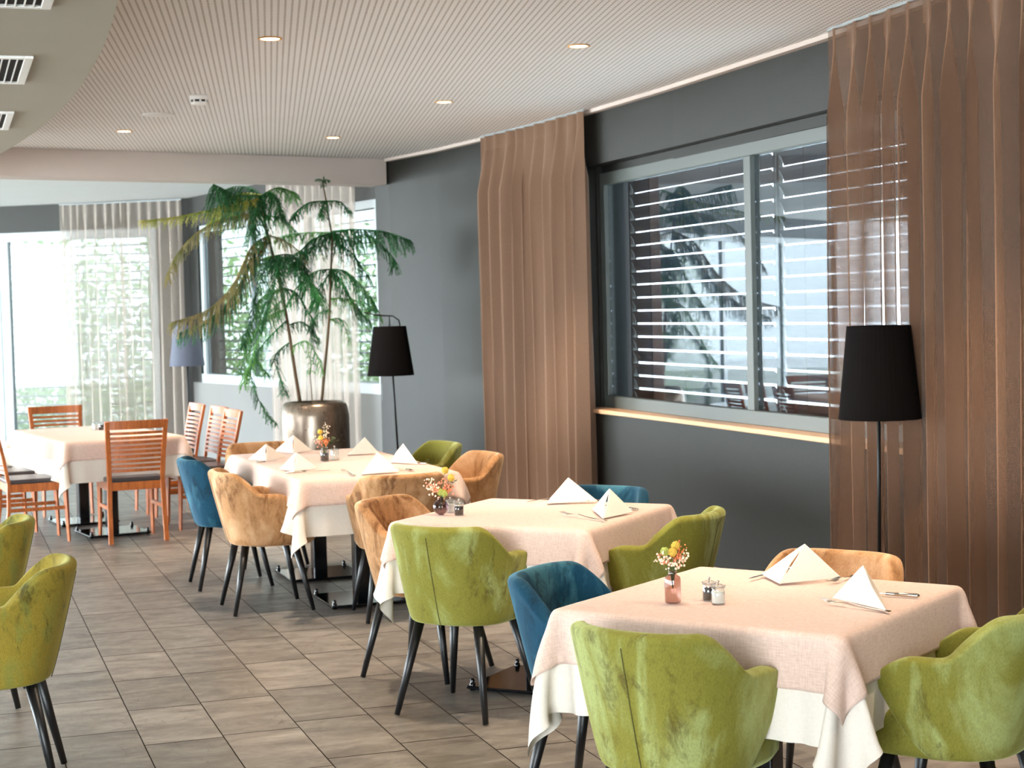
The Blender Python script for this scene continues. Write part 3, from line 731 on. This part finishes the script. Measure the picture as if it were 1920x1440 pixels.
# ------------------------------------------------------------------ ceiling fittings
def downlight(label, x, y, z=3.0, on=True, watt=SPOT_W, aim=(0, 0)):
    t = thing('downlight', label, 'ceiling light', (x, y, z), group='recessed ceiling spots')
    MB().lathe([(.058, -.001), (.062, -.006), (.052, -.008), (.049, -.002)], seg=32).build('trim_ring', G['trim'], t, smooth=True)
    MB().lathe([(.048, -.004), (.046, -.0055)], seg=32).build('lit_lens', G['bulb'], t)
    l = bpy.data.lights.new('downlight_beam', 'SPOT'); l.energy = watt; l.color = (1.0, .80, .59); l.spot_size = math.radians(88); l.spot_blend = .55; l.shadow_soft_size = .03
    lo = bpy.data.objects.new('downlight_beam', l); C.objects.link(lo); lo.parent = t; lo.location = (0, 0, -.03)
    lo.rotation_euler = Euler((aim[0], aim[1], 0))
    return t
D0 = 'recessed ceiling spot, '
downlight(D0+'left of the two nearest in view', 1.62, 8.47)
downlight(D0+'right of the two nearest in view, above the middle table', 3.26, 8.43)
downlight(D0+'in front of the left curtain top', 3.22, 10.82)
downlight(D0+'farthest right, close to the beam', 2.98, 13.1)
downlight(D0+'farthest left, left of the smoke detector', 1.34, 12.79)
for (x, y, wt_) in ((3.2, 6.0, 1.0), (3.15, 3.6, .6), (1.75, 6.1, .5), (2.15, 4.7, .45), (3.0, 1.2, .3), (1.7, 1.3, .3)):  # unseen spots kept for their light; the overhead one added to brighten the cloth
    downlight(D0+{(3.2, 6.0): 'right one above the wall side of the middle table', (3.15, 3.6): 'right one above the nearest table', (1.75, 6.1): 'left one over the aisle beside the middle table', (2.15, 4.7): 'unseen one added straight above the nearest table to brighten it', (3.0, 1.2): 'behind the camera on the wall side', (1.7, 1.3): 'behind the camera on the aisle side'}[(x, y)], x, y, watt=SPOT_W*wt_)
t = thing('smoke_detector', 'round white smoke detector with slots under the perforated ceiling', 'smoke detector', (1.59, 10.72, 3.0))
MB().lathe([(.055, 0), (.06, -.005), (.058, -.03)], seg=32).build('base', G['white_plastic'], t, smooth=True)
MB().lathe([(.052, -.028), (.05, -.045), (.001, -.045)], seg=32).build('slotted_chamber', G['dark'], t)
b = MB()
for k in range(8): a = 2*PI*k/8; b.box((.05*math.cos(a), .05*math.sin(a), -.037), (.01, .012, .02), a)
b.build('slot_ribs', G['white_plastic'], t)
MB().lathe([(.054, -.044), (.048, -.058), (.02, -.064), (.001, -.064)], seg=32).build('cap', G['white_plastic'], t, smooth=True)
t = thing('ceiling_speaker', 'flat white round ceiling disc beside the smoke detector', 'ceiling speaker', (1.46, 11.74, 3.0))
MB().lathe([(.105, -.0), (.108, -.006), (.1, -.010)], seg=40).build('rim', G['white_plastic'], t, smooth=True)
MB().lathe([(.1, -.007), (.001, -.009)], seg=40).build('grille', G['white_plastic'], t)
for yc, lab in ((5.82, 'air grille in the lowered ceiling at the top left corner'), (7.79, 'air grille in the lowered ceiling, middle one in view'), (9.74, 'air grille in the lowered ceiling, farthest one at the left edge')):
    t = thing('air_vent', lab, 'air vent', (.42-.41, yc, 2.72), 0, 'ceiling air grilles')
    b = MB()
    for s in (-1, 1): b.box((s*.385, 0, -.006), (.036, .806, .012)); b.box((0, s*.385, -.006), (.734, .036, .012))
    b.build('vent_frame', G['white_plastic'], t, bevel=.002)
    MB().box((0, 0, -.0015), (.73, .73, .002)).build('duct_shade_sheet', G['dark'], t)  # flat dark sheet standing in for the shade up the duct
    b = MB()
    for k in range(23): b.box((-.341+.031*k, 0, -.006), (.005, .73, .010))
    b.build('vanes', G['white_plastic'], t)

# ------------------------------------------------------------------ tall potted plant
def plant():
    D = 14.3; pc = at(591, 790, D); t = thing('potted_conifer', 'tall drooping conifer with two thin stems in a shiny metallic pot', 'potted plant', (pc.x, pc.y, 0))
    O = Vector((pc.x, pc.y, 0)); rnd = random.Random(7)
    R = .288; H = CH-(752-589)*D/FPX
    MB().lathe([(.20, 0), (.25, .03), (.275, .2), (.288, .45), (.288, H-.12), (.272, H-.03), (.245, H), (.225, H), (.225, H-.03)], seg=64).build('pot', G['pot'], t, smooth=True)
    MB().lathe([(.225, H-.04), (.001, H-.035)], seg=32).build('soil', G['soil'], t)
    def wp(px, py, dd=0): return at(px, py, D+dd)-O
    def spline(pts, n):
        out = []; P = [pts[0]]+list(pts)+[pts[-1]]
        for i in range(1, len(P)-2):
            for k in range(n):
                u = k/n; a, b_, c, d = P[i-1], P[i], P[i+1], P[i+2]
                out.append(.5*((2*b_)+(c-a)*u+(2*a-5*b_+4*c-d)*u*u+(3*b_-a-3*c+d)*u**3))
        out.append(pts[-1]); return out
    tr1 = [wp(562, 752), wp(552, 690), wp(540, 610), wp(527, 540), wp(510, 470), wp(494, 405), wp(488, 368)]
    tr2 = [wp(603, 752), wp(610, 680), wp(617, 600), wp(620, 520), wp(622, 450), wp(615, 400), wp(607, 350), wp(606, 338)]
    MB().tube(spline(tr1, 5), [.016*(1-.6*i/30) for i in range(31)], 8).build('stem', G['trunk'], t, smooth=True)
    MB().tube(spline(tr2, 5), [.013*(1-.6*i/35) for i in range(36)], 8).build('stem', G['trunk'], t, smooth=True)
    MB().tube([wp(585, 750), wp(583, 720), wp(581, 700)], .004, 6).build('stem', G['trunk'], t)
    def branch(pts, m, lt=.17, dens=1.0, hang=.8):
        S = spline([Vector(p) for p in pts], 8); b = MB(); n = len(S)
        b.tube(S, [.0065*(1-.7*i/(n-1)) for i in range(n)], 5)
        Ltot = sum((S[i+1]-S[i]).length for i in range(n-1)); nt_ = int(Ltot/.0095*dens)
        for k in range(nt_):
            u = (k+rnd.random())/nt_; q = u*(n-1); i = min(int(q), n-2); p = S[i].lerp(S[i+1], q-i); d = (S[i+1]-S[i]).normalized()
            side = d.cross(Vector((0, 0, 1))); side = side.normalized() if side.length > .1 else Vector((1, 0, 0))
            sg = rnd.choice((-1, 1)); ln = lt*(.35+.65*math.sin(PI*min(1, .12+u*.86))**.7)*rnd.uniform(.6, 1.15)
            dr = (side*sg*rnd.uniform(.25, .9)+d*rnd.uniform(.2, .6)+Vector((0, 0, -hang*rnd.uniform(.5, 1.4)))).normalized()
            e = p+dr*ln; mid = p+dr*ln*.5+Vector((0, 0, .012)); e.z -= ln*.25
            b.tube([p, mid, e], [.0032, .003, .0014], 3, cap=False)
            # needles
            for z in range(int(ln/.010)):
                uu = min(.99, (z+.5)/(ln/.010)); c = (p.lerp(mid, uu*2) if uu < .5 else mid.lerp(e, uu*2-1))
                nd = (dr+Vector((rnd.uniform(-1, 1), rnd.uniform(-1, 1), rnd.uniform(-.9, .5)))*.9).normalized()*rnd.uniform(.016, .028)
                wv = nd.cross(Vector((rnd.uniform(-1, 1), rnd.uniform(-1, 1), rnd.uniform(-1, 1)))).normalized()*.0032
                b.add([c-wv, c+wv, c+nd], [(0, 1, 2)])
        return b.build('branch', m, t)
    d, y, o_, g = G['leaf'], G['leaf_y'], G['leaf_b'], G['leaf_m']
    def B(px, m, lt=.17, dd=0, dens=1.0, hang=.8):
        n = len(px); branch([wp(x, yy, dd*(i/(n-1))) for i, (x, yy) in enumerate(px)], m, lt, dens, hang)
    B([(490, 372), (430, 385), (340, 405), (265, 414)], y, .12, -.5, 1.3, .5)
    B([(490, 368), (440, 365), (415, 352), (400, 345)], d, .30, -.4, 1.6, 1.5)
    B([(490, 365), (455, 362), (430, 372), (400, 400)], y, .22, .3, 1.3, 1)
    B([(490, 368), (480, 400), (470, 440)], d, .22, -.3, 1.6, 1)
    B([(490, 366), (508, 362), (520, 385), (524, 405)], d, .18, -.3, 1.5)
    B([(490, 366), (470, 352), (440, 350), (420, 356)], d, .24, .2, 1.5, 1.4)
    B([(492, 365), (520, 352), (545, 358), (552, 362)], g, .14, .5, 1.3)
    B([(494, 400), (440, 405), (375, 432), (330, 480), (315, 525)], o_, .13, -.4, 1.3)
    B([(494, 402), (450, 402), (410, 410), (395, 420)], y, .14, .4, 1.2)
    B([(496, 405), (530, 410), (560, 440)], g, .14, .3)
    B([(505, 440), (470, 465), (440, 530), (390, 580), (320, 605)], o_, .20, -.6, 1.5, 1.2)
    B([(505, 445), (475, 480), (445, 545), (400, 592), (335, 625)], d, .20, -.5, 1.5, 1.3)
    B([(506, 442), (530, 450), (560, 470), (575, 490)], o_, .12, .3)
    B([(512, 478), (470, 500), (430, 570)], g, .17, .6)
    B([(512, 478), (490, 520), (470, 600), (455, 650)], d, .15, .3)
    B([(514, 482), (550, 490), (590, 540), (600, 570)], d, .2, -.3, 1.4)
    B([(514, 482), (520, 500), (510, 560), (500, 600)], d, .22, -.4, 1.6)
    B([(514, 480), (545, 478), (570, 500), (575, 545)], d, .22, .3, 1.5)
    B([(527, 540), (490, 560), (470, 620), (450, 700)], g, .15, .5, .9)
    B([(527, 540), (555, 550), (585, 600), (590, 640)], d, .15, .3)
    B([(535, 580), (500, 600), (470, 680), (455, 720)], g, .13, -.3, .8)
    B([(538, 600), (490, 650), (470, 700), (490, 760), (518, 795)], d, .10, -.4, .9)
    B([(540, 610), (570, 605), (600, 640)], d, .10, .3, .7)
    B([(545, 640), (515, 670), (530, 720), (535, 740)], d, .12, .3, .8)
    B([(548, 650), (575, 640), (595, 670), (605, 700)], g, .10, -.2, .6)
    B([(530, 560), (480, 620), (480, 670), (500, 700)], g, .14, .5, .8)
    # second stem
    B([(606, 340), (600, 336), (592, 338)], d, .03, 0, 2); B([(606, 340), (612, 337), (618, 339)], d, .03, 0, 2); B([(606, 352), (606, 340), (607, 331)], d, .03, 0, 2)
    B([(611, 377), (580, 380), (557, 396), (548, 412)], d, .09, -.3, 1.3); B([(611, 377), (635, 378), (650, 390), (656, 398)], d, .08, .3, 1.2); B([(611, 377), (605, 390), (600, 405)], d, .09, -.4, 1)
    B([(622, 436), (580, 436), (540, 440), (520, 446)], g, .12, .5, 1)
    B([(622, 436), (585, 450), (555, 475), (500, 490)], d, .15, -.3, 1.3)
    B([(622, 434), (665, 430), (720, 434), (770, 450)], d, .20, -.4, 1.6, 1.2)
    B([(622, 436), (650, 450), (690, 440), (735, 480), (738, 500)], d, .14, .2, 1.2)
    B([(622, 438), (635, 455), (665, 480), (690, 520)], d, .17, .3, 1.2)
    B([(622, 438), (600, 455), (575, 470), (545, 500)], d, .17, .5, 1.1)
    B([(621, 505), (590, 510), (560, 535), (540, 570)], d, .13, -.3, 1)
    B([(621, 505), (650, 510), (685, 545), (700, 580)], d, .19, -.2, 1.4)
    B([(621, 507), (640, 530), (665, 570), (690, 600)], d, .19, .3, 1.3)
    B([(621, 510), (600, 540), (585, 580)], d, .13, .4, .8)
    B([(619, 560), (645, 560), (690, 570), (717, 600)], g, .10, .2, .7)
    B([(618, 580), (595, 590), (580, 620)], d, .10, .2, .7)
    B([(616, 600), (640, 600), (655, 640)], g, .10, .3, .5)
    B([(581, 702), (583, 680), (578, 660)], g, .06, .1, .5)
plant()

# ------------------------------------------------------------------ table setting
ZC = TZ+.0085
def flat(px, py, z): # floor point under a pixel at height z
    d = _f + _r2*((px-960)/FPX) + _d2*((py-720)/FPX); k = (z-CH)/d.z; return Vector((d.x*k, d.y*k, z))
def napkin(label, F_, L_, R_, apx, z=None):
    """cloth folded over a ridge: two triangular panels from the apex to foot F and to the ground points L and R (photo positions on the cloth)"""
    z = ZC if z is None else z
    Fr, L, R = (flat(*p, z) for p in (F_, L_, R_)); m_ = (Fr+L+R)/3; D = (m_-Vector((0, 0, CH))).dot(_f); A = at(apx[0], apx[1], D)
    O = Vector((m_.x, m_.y, z)); A, Fr, L, R = A-O, Fr-O, L-O, R-O; n = 8; vs = []; fs = []
    for E in (L, R):
        idx = {}; nrm = (Fr-A).cross(E-A).normalized()
        if nrm.dot(-O) < 0: nrm = -nrm
        for i in range(n+1):
            for j in range(n+1-i):
                u, v = i/n, j/n; p = A*(1-u-v)+Fr*u+E*v + nrm*(.007*math.sin(PI*min(1, u+v))*4*u*(1-u)); p.z = max(p.z, .001); idx[i, j] = len(vs); vs.append(p)
        for i in range(n):
            for j in range(n-i):
                fs.append((idx[i, j], idx[i+1, j], idx[i, j+1]))
                if j < n-i-1: fs.append((idx[i+1, j], idx[i+1, j+1], idx[i, j+1]))
    o = MB().add(vs, fs).build('napkin', G['napkin'], smooth=True)
    me = o.data; uvl = me.uv_layers.new(name='uv')
    for lp in me.loops: c = me.vertices[lp.vertex_index].co; uvl.data[lp.index].uv = (c.x+c.y*.3, c.z+c.y)
    bm = bmesh.new(); bm.from_mesh(me); bmesh.ops.remove_doubles(bm, verts=bm.verts, dist=.0004); bmesh.ops.recalc_face_normals(bm, faces=bm.faces); bm.to_mesh(me); bm.free()
    for p in me.polygons: p.use_smooth = False
    m = o.modifiers.new('t', 'SOLIDIFY'); m.thickness = .005; m.offset = 0
    m = o.modifiers.new('b', 'BEVEL'); m.width = .0018; m.segments = 3; m.angle_limit = math.radians(25)
    o.location = (O.x, O.y, z+.003)
    return tag(o, label, 'napkin', 'tented cream napkins')

napkin('cream napkin tent on the nearest table, beside the light tan chair', (1462, 1097), (1428, 1080), (1578, 1086), (1509, 1022))
napkin('cream napkin tent on the nearest table, right one with knife handle', (1661, 1147), (1561, 1124), (1652, 1122), (1618, 1062))
napkin('cream napkin tent on the middle table, taller left one', (1026, 946), (1034, 934), (1122, 942), (1066, 897))
napkin('cream napkin tent on the middle table, right one with fork in front', (1131, 974), (1111, 957), (1187, 962), (1143, 918))
napkin('napkin tent at the far left corner of the long table', (499, 866), (465, 863), (535, 858), (499, 834))
napkin('large napkin tent at the far side of the long table, left of the flowers', (550, 851), (515, 847), (584, 845), (550, 817))
napkin('napkin tent at the aisle side of the long table, nearest on the left', (552, 885), (524, 881), (595, 879), (555, 849))
napkin('napkin tent at the far side of the long table, right of the flowers', (652, 854), (660, 846), (711, 851), (684, 821))
napkin('yellow lit napkin tent at the near right of the long table', (678, 891), (690, 878), (750, 886), (708, 849))
napkin('napkin tent at the wall side of the long table', (733, 868), (742, 858), (784, 871), (756, 833))
def fork(label, a, c, z=ZC):
    t = thing('fork', label, 'fork', group='dinner forks'); a = Vector(a); c = Vector(c); d = (a-c).normalized(); n = Vector((-d.y, d.x, 0))
    t.location = (c.x, c.y, z); t.rotation_euler = (0, 0, math.atan2(-d.x, d.y)); L = (a-c).length
    h = MB(); pr = [(0, .0075, .003), (.25, .0065, .003), (.45, .0035, .006), (.62, .003, .012), (.70, .008, .010), (.78, .0125, .007)]
    vs = []
    for u, w_, zz in pr:
        vs += [(-w_, u*L, zz), (w_, u*L, zz), (w_, u*L, zz+.0022), (-w_, u*L, zz+.0022)]
    fs = [(i*4+e, i*4+(e+1) % 4, i*4+4+(e+1) % 4, i*4+4+e) for i in range(len(pr)-1) for e in range(4)]+[(3, 2, 1, 0), (20, 21, 22, 23)]
    h.add(vs, fs).build('handle', G['steel'], t, smooth=False)
    b = MB()
    for k in range(4): x = -.0105+.007*k; b.tube([(x, .78*L, .008), (x, .88*L, .007), (x, L, .014)], [.0016, .0015, .0008], 5)
    b.build('tines', G['steel'], t, smooth=True); return t
def knife(label, a, c, z=ZC):
    t = thing('knife', label, 'knife', group='dinner knives'); a = Vector(a); c = Vector(c); d = (a-c).normalized()
    t.location = (c.x, c.y, z); t.rotation_euler = (0, 0, math.atan2(-d.x, d.y)); L = (a-c).length
    MB().tube([(0, 0, .006), (0, .03*L, .006), (0, .25*L, .006), (0, .45*L, .006)], [.0035, .0065, .006, .0045], 8).build('handle', G['steel'], t, smooth=True)
    MB().prism([(-.004, .44*L), (.004, .44*L), (.0085, .6*L), (.0085, .9*L), (.002, L), (-.004, .97*L), (-.004, .6*L)], .006, .0076).build('blade', G['steel'], t, bevel=.0004); return t
def fk(lab, p, q): fork(lab, flat(*p, ZC), flat(*q, ZC))
def kn(lab, p, q): knife(lab, flat(*p, ZC), flat(*q, ZC))
fk('fork lying in front of the right napkin on the nearest table', (1541, 1130), (1668, 1149))
kn('knife with handle sticking out right of the right napkin on the nearest table', (1585, 1112), (1724, 1121))
kn('knife pointing out left of the left napkin on the nearest table', (1404, 1089), (1520, 1060))
fk('fork peeking out right of the left napkin on the nearest table', (1552, 1096), (1610, 1079))
kn('knife pointing out left of the tall napkin on the middle table', (986, 944), (1075, 929))
fk('fork in front of the right napkin on the middle table', (1053, 965), (1136, 978))
kn('knife handle right of the right napkin on the middle table', (1130, 950), (1196, 958))
fk('fork right of the tall napkin on the middle table', (1097, 943), (1140, 938))
kn('knife in front of the aisle side napkin on the long table', (620, 884), (535, 888))
kn('knife in front of the far left napkin on the long table', (520, 866), (480, 868))
fk('fork left of the near right napkin on the long table', (642, 884), (665, 893))
kn('knife right of the near right napkin on the long table', (745, 880), (775, 884))
kn('knife beside the wall side napkin on the long table', (745, 868), (800, 871))

def flowers(t, zneck, spec, seed, s=1.0):
    rnd = random.Random(seed); st = MB()
    cols = []
    for (kind, dx, dy, h) in spec:
        top = Vector((dx*s, dy*s, zneck+h*s)); st.tube([(0, 0, zneck-.05), (dx*.25*s, dy*.25*s, zneck+h*.4*s), top], .0011, 5)
        b = MB(); cols.append((kind, b))
        if kind in ('fl_yellow', 'fl_lime'):
            r = .0125*s; b.ball(top, r, 14, 9)
            for _ in range(60):
                a = Vector((rnd.gauss(0, 1), rnd.gauss(0, 1), rnd.gauss(0, 1))).normalized(); b.ball(top+a*r, .002*s, 5, 3)
        elif kind == 'leafy':
            for k in range(9):
                q = Vector((0, 0, zneck)).lerp(top, .35+.65*k/8); a = rnd.uniform(0, 6); e = q+Vector((math.cos(a)*.016, math.sin(a)*.016, .008))*s; sd = Vector((-math.sin(a), math.cos(a), 0))*.006*s
                b.add([q, (q+e)/2+sd, e, (q+e)/2-sd], [(0, 1, 2, 3)])
        else:
            for k in range(26):
                q = Vector((0, 0, zneck)).lerp(top, .45+.55*rnd.random()); q += Vector((rnd.gauss(0, .010), rnd.gauss(0, .010), rnd.gauss(0, .006)))*s
                b.ball(q, .0032*s*rnd.uniform(.6, 1.3), 6, 4)
    st.build('flower_stems', G['stem'], t)
    nm = {'fl_yellow': 'yellow_ball', 'fl_lime': 'lime_ball', 'fl_pink': 'pink_sprig', 'fl_cream': 'cream_sprig', 'fl_orange': 'orange_sprig', 'leafy': 'leaf_sprig'}
    for k, b in cols: b.build(nm[k], G['stem'] if k == 'leafy' else G[k], t, smooth=k != 'leafy')
def lathe_th(prof, th):
    return prof+[(max(r-th, .001), z) for r, z in reversed(prof)]
SPEC = [('fl_yellow', .012, .0, .075), ('fl_yellow', -.004, -.012, .058), ('fl_lime', -.022, .0, .06), ('fl_pink', -.035, .01, .05), ('fl_pink', .02, -.015, .045), ('fl_cream', -.045, -.01, .055), ('fl_cream', .045, .0, .05), ('fl_orange', .035, .01, .085), ('fl_orange', .028, .015, .06), ('leafy', -.01, .015, .05), ('leafy', .015, .01, .03), ('fl_cream', .005, -.02, .03)]
p = flat(1262, 1130, ZC)
t = thing('flower_vase', 'ribbed mauve glass bottle vase with dried flowers on the nearest table', 'vase', p)
MB().lathe(lathe_th([(.021, 0), (.0235, .003), (.0235, .068), (.021, .076), (.012, .083), (.0105, .092), (.0125, .095)], .0018), seg=96, rib=.025, nrib=24).build('glass_bottle', G['ribglass'], t, smooth=True)
flowers(t, .092, SPEC, 1, 1.0)
p = flat(827, 965, ZC)
t = thing('flower_vase', 'round smoky glass vase with flowers on the middle table', 'vase', p)
pr = [(.012+.0*i, 0) for i in range(1)]+[(.034*math.sin(a), .033-.033*math.cos(a)) for a in np.linspace(.35, 2.7, 12)]+[(.012, .068), (.015, .073)]
MB().lathe(lathe_th(pr, .002), seg=48, rib=.03, nrib=12).build('glass_globe', G['roundglass'], t, smooth=True)
flowers(t, .068, [('fl_yellow', .02, 0, .105), ('fl_yellow', .045, .01, .075), ('fl_lime', .0, 0, .025), ('fl_lime', .012, -.01, .02), ('fl_pink', -.03, 0, .06), ('fl_pink', .015, 0, .07), ('fl_cream', -.045, .01, .08), ('fl_cream', -.04, 0, .05), ('fl_orange', .03, .01, .05), ('fl_orange', -.02, .01, .05), ('leafy', .055, 0, .06), ('fl_pink', .04, 0, .045)], 2, 1.15)
p = flat(609, 864, ZC)
t = thing('flower_vase', 'small glass jar vase with yellow flowers on the long table', 'vase', p)
MB().lathe(lathe_th([(.024, 0), (.027, .003), (.027, .06), (.018, .07), (.018, .078), (.021, .08)], .002), seg=32).build('glass_jar', G['clear'], t, smooth=True)
MB().lathe([(.0245, .003), (.0245, .045), (.001, .046)], seg=24).build('dark_filling', G['pepper'], t)
flowers(t, .075, [('fl_yellow', -.02, 0, .085), ('fl_yellow', -.02, -.01, .055), ('fl_orange', 0, 0, .05), ('fl_orange', .01, 0, .04), ('fl_cream', .01, 0, .12), ('fl_cream', .012, .01, .10), ('fl_cream', -.05, 0, .06), ('leafy', .05, 0, .05), ('leafy', .07, 0, .035), ('leafy', .06, .01, .045), ('fl_pink', -.03, 0, .04)], 3, 1.15)
def cruet(label, px, py, fill, s=1.0):
    p = flat(px, py, ZC); t = thing('cruet', label, 'cruet', p, group='salt and pepper jars')
    MB().lathe(lathe_th([(.019*s, 0), (.0215*s, .003), (.020*s, .036*s), (.0175*s, .040*s), (.022*s, .052*s)], .0018), seg=32).build('glass_jar', G['clear'], t, smooth=True)
    MB().lathe([(.0185*s, .002), (.0182*s, .034*s), (.001, .035*s)], seg=28).build('filling', G[fill], t, smooth=False)
    MB().lathe([(.020*s, .046*s), (.020*s, .050*s), (.012*s, .055*s), (.001, .056*s)], seg=28).build('glass_lid', G['clear'], t, smooth=True)
    b = MB(); b.tube([(0, 0, .05*s), (0, 0, .060*s)], .0018*s, 8); b.ball((0, 0, .063*s), .0045*s, 10, 8); b.build('lid_knob', G['steel'], t, smooth=True)
cruet('dark pepper jar behind the salt on the nearest table', 1330, 1124, 'pepper', 1.0)
cruet('white salt jar with chrome knob on the nearest table', 1347, 1131, 'salt', 1.0)
cruet('dark filled pepper jar beside the round vase on the middle table', 861, 965, 'pepper', 1.02)
cruet('pale salt jar behind the pepper on the middle table', 845, 960, 'salt', 1.0)
cruet('pale salt jar right of the flowers on the long table', 628, 862, 'salt', 1.25)
cruet('tiny pale jar on the far table', 178, 806, 'salt', 1.1)
cruet('tiny dark jar on the far table', 190, 806, 'pepper', 1.1)

# ------------------------------------------------------------------ outside: ground and hedge seen through the far panes
struct(MB().box((4, 22, -.35), (60, 60, .1)).build('ground_outside', m_plaster('pale_paving', lin(190, 190, 180), 8, .1)))
def hedge():
    rnd = random.Random(2); b = MB()
    for k in range(26000):
        s = rnd.uniform(-3, 14); dpt = rnd.uniform(4.2, 5.6); z = rnd.uniform(-.3, 3.0)*rnd.uniform(.55, 1.0)
        p = P1(s)+n1*dpt; c = Vector((p.x, p.y, z)); a = Vector((rnd.gauss(0, 1), rnd.gauss(0, 1), rnd.gauss(0, 1))).normalized(); e = a.orthogonal().normalized(); r = rnd.uniform(.04, .09)
        b.add([c-a*r, c+e*r*.5, c+a*r, c-e*r*.5], [(0, 1, 2, 3)])
    o = b.build('hedge', m_leaf('hedge_leaf', lin(120, 160, 90), lin(170, 200, 130))); tag(o, 'sunlit leafy hedge outside the far windows', 'hedge', kind='stuff')
hedge()
